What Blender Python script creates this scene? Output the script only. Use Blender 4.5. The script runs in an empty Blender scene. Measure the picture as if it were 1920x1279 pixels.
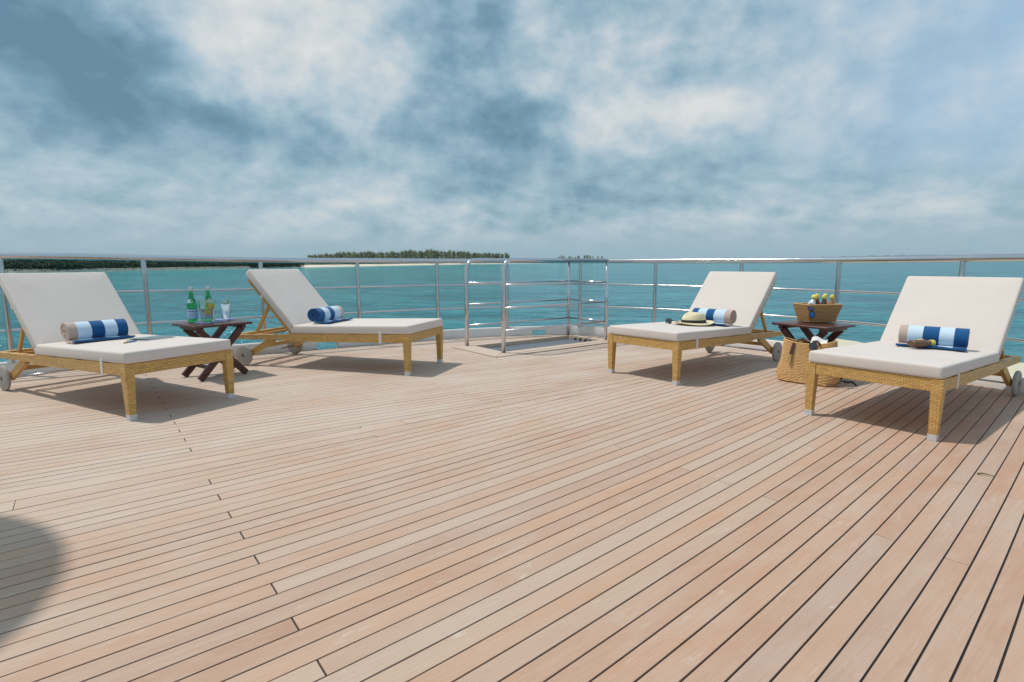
import bpy, bmesh, math, random
from mathutils import Vector, Matrix, noise as mnoise
random.seed(7)
R = math.radians
scene = bpy.context.scene
COL = scene.collection

# ------------------------------------------------------------------ camera
FOC = 1036.0                         # focal length in pixels of a 1920 wide frame
PITCH = math.atan(153.0 / FOC)       # to the sea horizon
DPITCH = 0.1387                      # to the deck: the ship lies slightly down by the stern
EYE = 1.08
cam_d = bpy.data.cameras.new('camera')
cam_d.sensor_width = 36.0
cam_d.lens = 36.0 * FOC / 1920.0
cam_d.clip_start = 0.05
cam_d.clip_end = 60000.0
cam = bpy.data.objects.new('camera', cam_d)
COL.objects.link(cam)
cam.location = (0, 0, EYE)
cam.rotation_euler = (math.pi / 2 - PITCH, 0, 0)
scene.camera = cam

# ------------------------------------------------------------------ exposure
scene.view_settings.view_transform = 'Standard'
scene.view_settings.look = 'None'
scene.view_settings.exposure = 0.0
scene.view_settings.gamma = 1.0
scene.view_settings.use_curve_mapping = False
scene.render.engine = 'CYCLES'
scene.cycles.max_bounces = 8
scene.cycles.transparent_max_bounces = 12

# ------------------------------------------------------------------ sun
SUN = Vector((-0.228, 0.058, 0.475)).normalized()
sun_d = bpy.data.lights.new('sun', 'SUN')
sun_d.energy = 2.9
sun_d.angle = R(1.6)
sun_d.color = (1.0, 0.945, 0.875)
sun = bpy.data.objects.new('sun', sun_d)
COL.objects.link(sun)
sun.rotation_euler = SUN.to_track_quat('Z', 'Y').to_euler()


# ------------------------------------------------------------------ node helpers
class NT:
    def __init__(self, tree):
        self.t = tree
        self.n = tree.nodes
        self.l = tree.links

    def node(self, kind, **kw):
        nd = self.n.new(kind)
        for k, v in kw.items():
            setattr(nd, k, v)
        return nd

    def put(self, sock, val):
        if hasattr(val, 'is_output'):
            self.l.new(val, sock)
        elif isinstance(val, (tuple, list)) and sock.type == 'RGBA' and len(val) == 3:
            sock.default_value = (*val, 1)
        else:
            sock.default_value = val

    def math(self, op, a, b=None, c=None, clamp=False):
        nd = self.node('ShaderNodeMath', operation=op, use_clamp=clamp)
        for i, v in enumerate((a, b, c)):
            if v is not None:
                self.put(nd.inputs[i], v)
        return nd.outputs[0]

    def vmath(self, op, a, b=None):
        nd = self.node('ShaderNodeVectorMath', operation=op)
        self.put(nd.inputs[0], a)
        if b is not None:
            self.put(nd.inputs[1], b)
        return nd.outputs['Value'] if op in ('DOT_PRODUCT', 'LENGTH') else nd.outputs[0]

    def mix(self, fac, a, b, blend='MIX'):
        nd = self.node('ShaderNodeMix', data_type='RGBA', blend_type=blend)
        self.put(nd.inputs[0], fac)
        self.put(nd.inputs[6], a)
        self.put(nd.inputs[7], b)
        return nd.outputs[2]

    def noise(self, vec, scale, detail=4, rough=0.55, out=0, dist=0.0):
        nd = self.node('ShaderNodeTexNoise')
        if vec is not None:
            self.put(nd.inputs['Vector'], vec)
        self.put(nd.inputs['Scale'], scale)
        nd.inputs['Detail'].default_value = detail
        nd.inputs['Roughness'].default_value = rough
        nd.inputs['Distortion'].default_value = dist
        return nd.outputs[out]

    def ramp(self, fac, stops, interp='LINEAR'):
        nd = self.node('ShaderNodeValToRGB')
        cr = nd.color_ramp
        cr.interpolation = interp
        while len(cr.elements) > 1:
            cr.elements.remove(cr.elements[-1])
        cr.elements[0].position = stops[0][0]
        cr.elements[0].color = (*stops[0][1], 1)
        for p, c in stops[1:]:
            e = cr.elements.new(p)
            e.color = (*c, 1)
        self.put(nd.inputs[0], fac)
        return nd.outputs[0]

    def maprange(self, v, a, b, c=0.0, d=1.0, smooth=False):
        nd = self.node('ShaderNodeMapRange')
        if smooth:
            nd.interpolation_type = 'SMOOTHSTEP'
        self.put(nd.inputs[0], v)
        for i, x in enumerate((a, b, c, d)):
            nd.inputs[1 + i].default_value = x
        return nd.outputs[0]

    def sep(self, v):
        nd = self.node('ShaderNodeSeparateXYZ')
        self.put(nd.inputs[0], v)
        return nd.outputs

    def comb(self, x, y, z):
        nd = self.node('ShaderNodeCombineXYZ')
        for i, v in enumerate((x, y, z)):
            self.put(nd.inputs[i], v)
        return nd.outputs[0]

    def bump(self, height, strength=0.3, dist=0.01):
        nd = self.node('ShaderNodeBump')
        nd.inputs['Strength'].default_value = strength
        nd.inputs['Distance'].default_value = dist
        self.put(nd.inputs['Height'], height)
        return nd.outputs[0]


# ------------------------------------------------------------------ sky
world = bpy.data.worlds.new('World')
scene.world = world
world.use_nodes = True
W = NT(world.node_tree)
W.n.clear()
dirv = W.node('ShaderNodeTexCoord').outputs['Generated']
dx, dy, dz = W.sep(dirv)
az = W.math('ARCTAN2', dx, dy)
el = W.math('ARCSINE', W.math('MINIMUM', W.math('MAXIMUM', dz, -1.0), 1.0))
zc = W.math('MAXIMUM', dz, -0.02)
iso = W.comb(dx, dy, W.math('MULTIPLY', zc, 1.35))              # heaps seen from the side
flat = W.comb(dx, dy, W.math('MULTIPLY', zc, 2.1))              # rows of cloud drawn flat by distance
warp = W.noise(iso, 5.0, 3, 0.5, out=1)
wx, wy, wz = W.sep(warp)
az_w = W.math('ADD', az, W.math('MULTIPLY', W.math('SUBTRACT', wx, 0.5), 0.24))
el_w = W.math('ADD', el, W.math('MULTIPLY', W.math('SUBTRACT', wy, 0.5), 0.15))
heap0 = W.noise(iso, 7.0, 8, 0.56)
heap1 = W.noise(W.vmath('ADD', iso, (-0.022, 0.0, 0.055)), 7.0, 8, 0.56)
row0 = W.noise(flat, 10.0, 7, 0.56)
row1 = W.noise(W.vmath('ADD', flat, (-0.014, 0.0, 0.034)), 10.0, 7, 0.56)


def pix_dir(px, py):
    u = (px - 960) / FOC
    v = (639.5 - py) / FOC
    c, s = math.cos(PITCH), math.sin(PITCH)
    d = Vector((u, c + v * s, -s + v * c)).normalized()
    return math.atan2(d.x, d.y), math.asin(d.z)


# broad cloud masses: centre, half width, half height (as seen), darkening or brightening
MASSES = [(90, 130, 250, 110, -0.50), (60, 20, 220, 90, -0.14), (250, 200, 90, 50, -0.16), (430, 40, 170, 90, 0.20),
          (620, 110, 150, 110, 0.26), (500, 150, 100, 60, 0.10), (590, 285, 90, 34, -0.22), (420, 245, 120, 36, -0.14),
          (880, 210, 110, 150, -0.34), (950, 40, 60, 100, -0.20), (860, 300, 150, 40, -0.18), (1080, 190, 70, 80, 0.14),
          (1150, 340, 150, 55, -0.42), (1010, 370, 120, 30, -0.12), (1320, 195, 130, 30, 0.30), (1220, 245, 40, 36, 0.16),
          (1400, 300, 170, 36, -0.20), (1490, 285, 60, 26, 0.14), (1180, 60, 150, 60, 0.06), (250, 300, 330, 30, 0.10),
          (690, 262, 24, 26, 0.24), (1590, 200, 40, 26, 0.12), (1640, 360, 130, 26, -0.10), (1060, 425, 240, 20, -0.12)]
field = W.math('ADD', 0.58, W.math('MULTIPLY', W.math('SUBTRACT', heap0, 0.5), 0.36))
field = W.math('ADD', field, W.math('MULTIPLY', W.math('SUBTRACT', heap0, heap1), 1.2))
for px, py, rx, ry, amp in MASSES:
    a0, e0 = pix_dir(px, py)
    sx, sy = rx / FOC * 0.95, ry / FOC * 0.95
    qa = W.math('DIVIDE', W.math('SUBTRACT', az_w, a0), sx)
    qe = W.math('DIVIDE', W.math('SUBTRACT', el_w, e0), sy)
    q = W.math('ADD', W.math('MULTIPLY', qa, qa), W.math('MULTIPLY', qe, qe))
    g = W.math('EXPONENT', W.math('MULTIPLY', q, -0.75))
    field = W.math('MULTIPLY_ADD', g, amp * 0.96, field)
# towards the horizon the heaps close up into pale flat rows
rows = W.math('ADD', 0.57, W.math('MULTIPLY', W.math('SUBTRACT', row0, 0.5), 0.40))
rows = W.math('ADD', rows, W.math('MULTIPLY', W.math('SUBTRACT', row0, row1), 1.3))
low = W.maprange(el, 0.09, 0.24, 0.0, 1.0, smooth=True)
nd = W.node('ShaderNodeMix', data_type='FLOAT')
W.put(nd.inputs[0], low); W.put(nd.inputs[2], W.math('ADD', W.math('MULTIPLY', field, 0.45), W.math('MULTIPLY', rows, 0.55))); W.put(nd.inputs[3], field)
field = nd.outputs[0]
veil = W.maprange(el, 0.0, 0.075, 0.0, 1.0, smooth=True)
nd = W.node('ShaderNodeMix', data_type='FLOAT')
W.put(nd.inputs[0], veil); nd.inputs[2].default_value = 0.46; W.put(nd.inputs[3], field)
field = nd.outputs[0]
RAMP = [(0.0, (0.108, 0.215, 0.30)), (0.22, (0.168, 0.295, 0.385)), (0.42, (0.268, 0.405, 0.49)),
        (0.60, (0.39, 0.50, 0.57)), (0.80, (0.545, 0.60, 0.62)), (1.0, (0.665, 0.68, 0.665))]
cloud = W.ramp(field, RAMP)
sky = W.node('ShaderNodeTexSky', sky_type='NISHITA')
sky.sun_disc = False
sky.sun_elevation = math.asin(SUN.z)
sky.sun_rotation = math.atan2(SUN.x, SUN.y)
sky.air_density = 1.2
sky.dust_density = 1.5
# thin clear-blue veil where the cloud is thinnest (to the right of the ship's stern)
clear = W.math('MULTIPLY', W.maprange(az_w, 0.25, 0.75, 0.0, 1.0, smooth=True), W.maprange(el, 0.06, 0.2, 0.0, 1.0, smooth=True))
clear = W.math('MULTIPLY', clear, W.maprange(heap0, 0.35, 0.65, 0.95, 0.55))
cloud = W.mix(W.math('MULTIPLY', clear, 0.8), cloud, (0.345, 0.50, 0.67))
cloud10 = W.vmath('MULTIPLY', cloud, (10.0, 10.0, 10.0))
skymix = W.mix(0.92, sky.outputs[0], cloud10)
bg = W.node('ShaderNodeBackground')
W.put(bg.inputs[0], skymix)
bg.inputs[1].default_value = 0.112
wo = W.node('ShaderNodeOutputWorld')
W.l.new(bg.outputs[0], wo.inputs[0])

# ------------------------------------------------------------------ materials
MATS = {}


def material(name):
    m = bpy.data.materials.new(name)
    m.use_nodes = True
    t = NT(m.node_tree)
    b = t.n['Principled BSDF']
    MATS[name] = m
    return m, t, b


def plain(name, col, rough=0.5, metal=0.0, var=0.12, scale=20.0, bump=0.0, bscale=None, spec=0.5, coat=0.0):
    m, t, b = material(name)
    co = t.node('ShaderNodeTexCoord').outputs['Object']
    n = t.noise(co, scale, 5)
    dark = tuple(c * (1 - var) for c in col)
    lite = tuple(min(1, c * (1 + var)) for c in col)
    t.put(b.inputs['Base Color'], t.mix(n, dark, lite))
    t.put(b.inputs['Roughness'], t.maprange(n, 0, 1, max(0.02, rough - 0.06), min(1, rough + 0.06)))
    b.inputs['Metallic'].default_value = metal
    b.inputs['Specular IOR Level'].default_value = spec
    b.inputs['Coat Weight'].default_value = coat
    if bump:
        t.put(b.inputs['Normal'], t.bump(t.noise(co, bscale or scale * 4, 4), bump, 0.004))
    return m


def glass(name, col, rough=0.02, ior=1.45):
    m, t, b = material(name)
    b.inputs['Base Color'].default_value = (*col, 1)
    b.inputs['Roughness'].default_value = rough
    b.inputs['Transmission Weight'].default_value = 1.0
    b.inputs['IOR'].default_value = ior
    return m


def teak(name, tones, pale, king=False):
    m, t, b = material(name)
    co = t.node('ShaderNodeTexCoord').outputs['Object']
    rnd = t.node('ShaderNodeObjectInfo').outputs['Random']
    shift = t.comb(t.math('MULTIPLY', rnd, 37.0), t.math('MULTIPLY', rnd, 11.0), 0.0)
    vec = t.vmath('ADD', co, shift)
    grain = t.noise(t.vmath('MULTIPLY', vec, (2.6, 130.0, 1.0)), 1.0, 7, 0.68)
    fine = t.noise(t.vmath('MULTIPLY', vec, (22.0, 380.0, 1.0)), 1.0, 3, 0.65)
    cloudy = t.noise(t.vmath('MULTIPLY', vec, (3.2, 9.0, 1.0)), 1.0, 5, 0.62)
    worn = t.noise(t.vmath('MULTIPLY', co, (0.9, 1.4, 1.0)), 1.0, 6, 0.66)
    tone = t.ramp(rnd, tones)
    c = t.mix(t.maprange(cloudy, 0.38, 0.72, 0.0, 0.75), tone, pale)
    # the planks grow paler and greyer towards the port side
    _, tt, _ = t.sep(co)
    port = t.math('MULTIPLY', t.maprange(tt, -2.4, 1.2, 0.0, 1.0, smooth=True), t.maprange(worn, 0.3, 0.62, 0.15, 0.85))
    c = t.mix(port, c, (0.605, 0.52, 0.44))
    c = t.mix(t.maprange(worn, 0.5, 0.74, 0.0, 0.45), c, (0.55, 0.465, 0.395))
    c = t.mix(t.maprange(grain, 0.36, 0.72, 0.0, 0.5), c, t.mix(0.55, c, (0.30, 0.17, 0.105)))
    # salt and scuff marks: pale patches with a shape of their own
    sc = t.noise(t.vmath('MULTIPLY', vec, (3.4, 18.0, 1.0)), 1.0, 6, 0.7, dist=1.0)
    c = t.mix(t.maprange(sc, 0.61, 0.76, 0.0, 0.55), c, (0.70, 0.645, 0.58))
    spill = t.noise(t.vmath('MULTIPLY', co, (4.5, 6.0, 1.0)), 1.0, 6, 0.72, dist=1.5)
    c = t.mix(t.maprange(spill, 0.665, 0.72, 0.0, 0.3), c, (0.68, 0.62, 0.56))
    stain = t.noise(t.vmath('MULTIPLY', co, (2.1, 3.4, 1.0)), 1.0, 6, 0.7, dist=0.7)
    c = t.mix(t.maprange(stain, 0.62, 0.74, 0.0, 0.4), c, (0.36, 0.255, 0.19))
    c = t.mix(t.maprange(fine, 0.42, 0.8, 0.0, 0.3), c, t.mix(0.6, c, (0.25, 0.15, 0.1)))
    t.put(b.inputs['Base Color'], c)
    t.put(b.inputs['Roughness'], t.maprange(grain, 0.2, 0.8, 0.62, 0.85))
    b.inputs['Specular IOR Level'].default_value = 0.35
    t.put(b.inputs['Normal'], t.bump(t.math('ADD', grain, t.math('MULTIPLY', fine, 0.6)), 0.22, 0.002))
    return m


TONES = [(0.0, (0.43, 0.258, 0.178)), (0.18, (0.515, 0.312, 0.205)), (0.36, (0.47, 0.325, 0.24)), (0.5, (0.53, 0.325, 0.212)),
         (0.66, (0.525, 0.405, 0.315)), (0.84, (0.475, 0.285, 0.19)), (1.0, (0.46, 0.322, 0.246))]
teak('deck_teak', TONES, (0.52, 0.39, 0.30))
teak('trim_teak', [(0, (0.55, 0.36, 0.235)), (1, (0.58, 0.40, 0.27))], (0.57, 0.43, 0.32))
plain('caulk', (0.028, 0.026, 0.03), 0.7)
plain('white_paint', (0.74, 0.72, 0.69), 0.35, var=0.05, scale=6)
plain('cream_paint', (0.66, 0.58, 0.40), 0.4, var=0.06, scale=3)
plain('steel', (0.62, 0.62, 0.64), 0.16, metal=1.0, var=0.05)
plain('hatch_grey', (0.15, 0.17, 0.20), 0.5, var=0.1, scale=5)
plain('dark_slot', (0.05, 0.045, 0.04), 0.8)
plain('wheel_grey', (0.36, 0.33, 0.30), 0.6, var=0.1)
plain('rubber', (0.16, 0.15, 0.145), 0.8)
plain('hub_dark', (0.10, 0.09, 0.085), 0.5)
plain('foot_cap', (0.62, 0.61, 0.60), 0.35, var=0.08)
plain('strap_white', (0.72, 0.68, 0.63), 0.8)
plain('lounger_wood', (0.58, 0.34, 0.095), 0.45, var=0.2, scale=30, bump=0.2)
plain('leather', (0.085, 0.035, 0.028), 0.45, var=0.25, scale=60, bump=0.3)
plain('tassel', (0.40, 0.33, 0.13), 0.8)
plain('black_cord', (0.02, 0.018, 0.018), 0.7)
plain('paper', (0.78, 0.77, 0.74), 0.7, var=0.04)
plain('black_frame', (0.018, 0.015, 0.015), 0.25)
plain('brown_frame', (0.05, 0.025, 0.02), 0.25)
plain('lens_dark', (0.03, 0.035, 0.05), 0.06, spec=0.8)
plain('lens_blue', (0.03, 0.14, 0.36), 0.06, metal=0.55, var=0.3, scale=40)
plain('hat_straw', (0.74, 0.64, 0.42), 0.75, var=0.12, scale=120, bump=0.5, bscale=300)
plain('hat_band', (0.03, 0.028, 0.024), 0.8)
plain('hat_under', (0.45, 0.33, 0.12), 0.8, scale=120, bump=0.3)
plain('yellow_cap', (0.72, 0.60, 0.10), 0.4)
plain('lotion_brown', (0.13, 0.065, 0.035), 0.3, var=0.2)
plain('label_yellow', (0.72, 0.60, 0.10), 0.5)
plain('tonic_dark', (0.10, 0.05, 0.03), 0.25)
plain('tonic_orange', (0.45, 0.18, 0.06), 0.3)
plain('tonic_clear', (0.62, 0.66, 0.68), 0.12, var=0.1)
plain('label_blue', (0.36, 0.56, 0.76), 0.5, var=0.05)
plain('label_white', (0.74, 0.79, 0.82), 0.5, var=0.04)
plain('label_ink', (0.10, 0.20, 0.48), 0.5)
plain('label_red', (0.55, 0.06, 0.05), 0.5)
plain('bottle_cap', (0.60, 0.60, 0.60), 0.35, metal=0.6)
plain('lime', (0.75, 0.66, 0.05), 0.4, var=0.2, scale=80)
plain('lime_rind', (0.16, 0.34, 0.03), 0.4)
plain('coaster', (0.20, 0.28, 0.62), 0.8, var=0.25, scale=90)
plain('magazine_cover', (0.16, 0.24, 0.24), 0.3, var=0.5, scale=14)
plain('pen_blue', (0.03, 0.16, 0.42), 0.3)
plain('brass', (0.6, 0.45, 0.18), 0.3, metal=0.8)
plain('dead_leaf', (0.14, 0.11, 0.05), 0.8)
plain('parasol_cloth', (0.62, 0.60, 0.56), 0.9, var=0.05)
plain('bark', (0.10, 0.075, 0.055), 0.9, var=0.3, scale=3)
plain('scrub_leaf', (0.06, 0.095, 0.06), 0.8, var=0.45, scale=0.35)
plain('sand', (0.66, 0.58, 0.46), 0.9, var=0.1, scale=0.2)
plain('scrub_ground', (0.10, 0.11, 0.06), 0.9, var=0.3, scale=0.1)
plain('far_land', (0.15, 0.20, 0.23), 0.9, var=0.25, scale=0.01)  # distance haze is mixed into this pale blue-grey
plain('house_white', (0.62, 0.62, 0.60), 0.7)


def leafy(name, c1, c2, scale):
    m, t, b = material(name)
    co = t.node('ShaderNodeTexCoord').outputs['Object']
    col = t.mix(t.noise(co, scale, 4), c1, c2)
    t.put(b.inputs['Base Color'], col)
    b.inputs['Roughness'].default_value = 0.7
    tr = t.node('ShaderNodeBsdfTranslucent')
    t.put(tr.inputs[0], col)
    mx = t.node('ShaderNodeMixShader')
    mx.inputs[0].default_value = 0.5
    out = t.n['Material Output']
    t.l.new(b.outputs[0], mx.inputs[1])
    t.l.new(tr.outputs[0], mx.inputs[2])
    t.l.new(mx.outputs[0], out.inputs[0])


leafy('needle_leaf', (0.24, 0.28, 0.19), (0.40, 0.42, 0.29), 0.5)  # leaf tones lightened to stand in for distance haze
glass('bottle_green', (0.06, 0.62, 0.20), 0.03)
glass('clear_glass', (0.97, 0.98, 0.98), 0.0)
glass('water_drink', (0.96, 0.98, 0.98), 0.0, 1.33)


def dark_wood():
    m, t, b = material('dark_wood')
    co = t.node('ShaderNodeTexCoord').outputs['Object']
    g = t.noise(t.vmath('MULTIPLY', co, (3.0, 40.0, 40.0)), 1.0, 5)
    c = t.ramp(g, [(0.25, (0.035, 0.011, 0.010)), (0.6, (0.085, 0.027, 0.021)), (0.85, (0.16, 0.052, 0.038))])
    t.put(b.inputs['Base Color'], c)
    b.inputs['Roughness'].default_value = 0.34
    t.put(b.inputs['Normal'], t.bump(g, 0.15, 0.002))


dark_wood()


def wicker(name, c1, c2, bw=0.024, bh=0.0085, gap=(0.10, 0.05, 0.012)):
    m, t, b = material(name)
    co = t.node('ShaderNodeTexCoord').outputs['Object']
    x, y, z = t.sep(co)
    v = t.comb(t.math('ADD', x, y), z, 0.0)
    br = t.node('ShaderNodeTexBrick')
    br.offset = 0.5
    t.put(br.inputs['Vector'], v)
    t.put(br.inputs['Color1'], c1)
    t.put(br.inputs['Color2'], c2)
    t.put(br.inputs['Mortar'], gap)
    br.inputs['Scale'].default_value = 1.0
    br.inputs['Mortar Size'].default_value = bh * 0.12
    br.inputs['Mortar Smooth'].default_value = 0.6
    br.inputs['Brick Width'].default_value = bw
    br.inputs['Row Height'].default_value = bh
    n = t.noise(co, 9.0, 5)
    t.put(b.inputs['Base Color'], t.mix(t.maprange(n, 0.3, 0.75, 0.0, 0.35), br.outputs[0], tuple(c * 0.62 for c in c1)))
    b.inputs['Roughness'].default_value = 0.42
    t.put(b.inputs['Normal'], t.bump(t.math('SUBTRACT', 1.0, br.outputs[1]), 0.8, 0.003))


wicker('wicker', (0.82, 0.49, 0.155), (0.60, 0.335, 0.085), bw=0.034, bh=0.0118, gap=(0.12, 0.058, 0.012))


def straw(name, c, k=1.0):
    m, t, b = material(name)
    co = t.node('ShaderNodeTexCoord').outputs['Object']
    n = t.noise(t.vmath('MULTIPLY', co, (150 * k, 150 * k, 110 * k)), 1.0, 4, 0.7)
    c2 = t.ramp(n, [(0.25, tuple(x * 0.45 for x in c)), (0.5, c), (0.75, tuple(min(1, x * 1.35) for x in c))])
    t.put(b.inputs['Base Color'], c2)
    b.inputs['Roughness'].default_value = 0.7
    t.put(b.inputs['Normal'], t.bump(n, 0.5, 0.003))


straw('tote_straw', (0.66, 0.405, 0.165))
straw('basket_straw', (0.46, 0.265, 0.105))


def canvas():
    m, t, b = material('canvas')
    co = t.node('ShaderNodeTexCoord').outputs['Object']
    n = t.noise(co, 3.0, 5, 0.6)
    w = t.noise(co, 900.0, 2)
    t.put(b.inputs['Base Color'], t.mix(n, (0.632, 0.560, 0.505), (0.692, 0.620, 0.565)))
    b.inputs['Roughness'].default_value = 0.92
    b.inputs['Specular IOR Level'].default_value = 0.2
    b.inputs['Sheen Weight'].default_value = 0.15
    h = t.math('ADD', t.math('MULTIPLY', w, 0.12), t.noise(co, 7.0, 4, 0.55))
    crease = t.noise(t.vmath('MULTIPLY', co, (5.0, 11.0, 7.0)), 1.0, 6, 0.6, dist=1.6)
    h = t.math('ADD', h, t.math('MULTIPLY', t.maprange(crease, 0.47, 0.53, 0.0, 1.0, smooth=True), 0.10))
    t.put(b.inputs['Normal'], t.bump(h, 0.22, 0.012))


canvas()


def towel(name, stops, hem_at, hem):
    """stripes run round the roll: colour by the place along its axis (object Y); the hem of the loose end is navy"""
    m, t, b = material(name)
    co = t.node('ShaderNodeTexCoord').outputs['Object']
    x, y, z = t.sep(co)
    f = t.math('DIVIDE', t.math('ADD', y, 0.21), 0.42)
    c = t.ramp(f, stops, 'CONSTANT')
    c = t.mix(t.math('LESS_THAN', x, hem_at), c, hem)
    fuzz = t.noise(co, 260.0, 4, 0.7)
    c = t.mix(t.maprange(fuzz, 0.35, 0.7, 0.0, 0.22), c, t.mix(0.6, c, (0.02, 0.03, 0.05)))
    t.put(b.inputs['Base Color'], c)
    b.inputs['Roughness'].default_value = 0.95
    b.inputs['Specular IOR Level'].default_value = 0.1
    b.inputs['Sheen Weight'].default_value = 0.25
    t.put(b.inputs['Normal'], t.bump(fuzz, 0.6, 0.004))


NAVY, SKYB, TAN = (0.012, 0.095, 0.26), (0.60, 0.74, 0.86), (0.54, 0.41, 0.34)


def sea_material():
    m, t, b = material('sea_water')
    pos = t.node('ShaderNodeNewGeometry').outputs['Position']
    off = t.math('MULTIPLY', t.vmath('DOT_PRODUCT', t.vmath('SUBTRACT', pos, (-195.0, 561.0, 0.0)), (-0.92, 0.40, 0.0)), -1.0)
    big = t.noise(t.vmath('MULTIPLY', pos, (0.012, 0.006, 0.0)), 1.0, 5, 0.6)
    patch = t.noise(t.vmath('MULTIPLY', pos, (0.022, 0.030, 0.0)), 1.0, 6, 0.68)
    off2 = t.math('ADD', off, t.math('MULTIPLY', t.math('SUBTRACT', big, 0.5), 160.0))
    depth = t.maprange(off2, -5.0, 620.0)
    c = t.ramp(depth, [(0.0, (0.22, 0.60, 0.53)), (0.04, (0.06, 0.50, 0.49)), (0.2, (0.010, 0.40, 0.42)),
                       (0.45, (0.004, 0.28, 0.345)), (1.0, (0.002, 0.19, 0.275))])
    c = t.mix(t.maprange(patch, 0.42, 0.66, 0.0, 0.5), c, (0.006, 0.15, 0.20))
    b.inputs['Roughness'].default_value = 0.10
    b.inputs['IOR'].default_value = 1.33
    b.inputs['Specular IOR Level'].default_value = 0.2
    rot = t.node('ShaderNodeVectorRotate', rotation_type='Z_AXIS')
    t.put(rot.inputs['Vector'], pos)
    rot.inputs['Angle'].default_value = R(14)
    rv = rot.outputs[0]
    w0 = t.noise(t.vmath('MULTIPLY', rv, (0.035, 0.065, 0.0)), 1.0, 6, 0.62, dist=0.6)
    w1 = t.noise(t.vmath('MULTIPLY', rv, (0.13, 0.26, 0.0)), 1.0, 5, 0.62, dist=0.4)
    w2 = t.noise(t.vmath('MULTIPLY', rv, (0.55, 0.9, 0.0)), 1.0, 4, 0.6, dist=0.3)
    h = t.math('ADD', t.math('MULTIPLY', w1, 4.0), t.math('MULTIPLY', w2, 0.7))
    h = t.math('ADD', h, t.math('MULTIPLY', w0, 6.0))
    hn = t.math('ADD', t.math('MULTIPLY', w0, 0.40), t.math('ADD', t.math('MULTIPLY', w1, 0.40), t.math('MULTIPLY', w2, 0.20)))
    crest = t.maprange(hn, 0.40, 0.60, 0.0, 1.0)  # light on crests and dark of troughs are painted into the water colour
    c = t.mix(crest, t.mix(0.62, c, (0.003, 0.085, 0.115)), t.mix(0.22, c, (0.20, 0.66, 0.64)))
    t.put(b.inputs['Base Color'], c)
    t.put(b.inputs['Normal'], t.bump(h, 1.0, 1.0))


sea_material()


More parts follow.
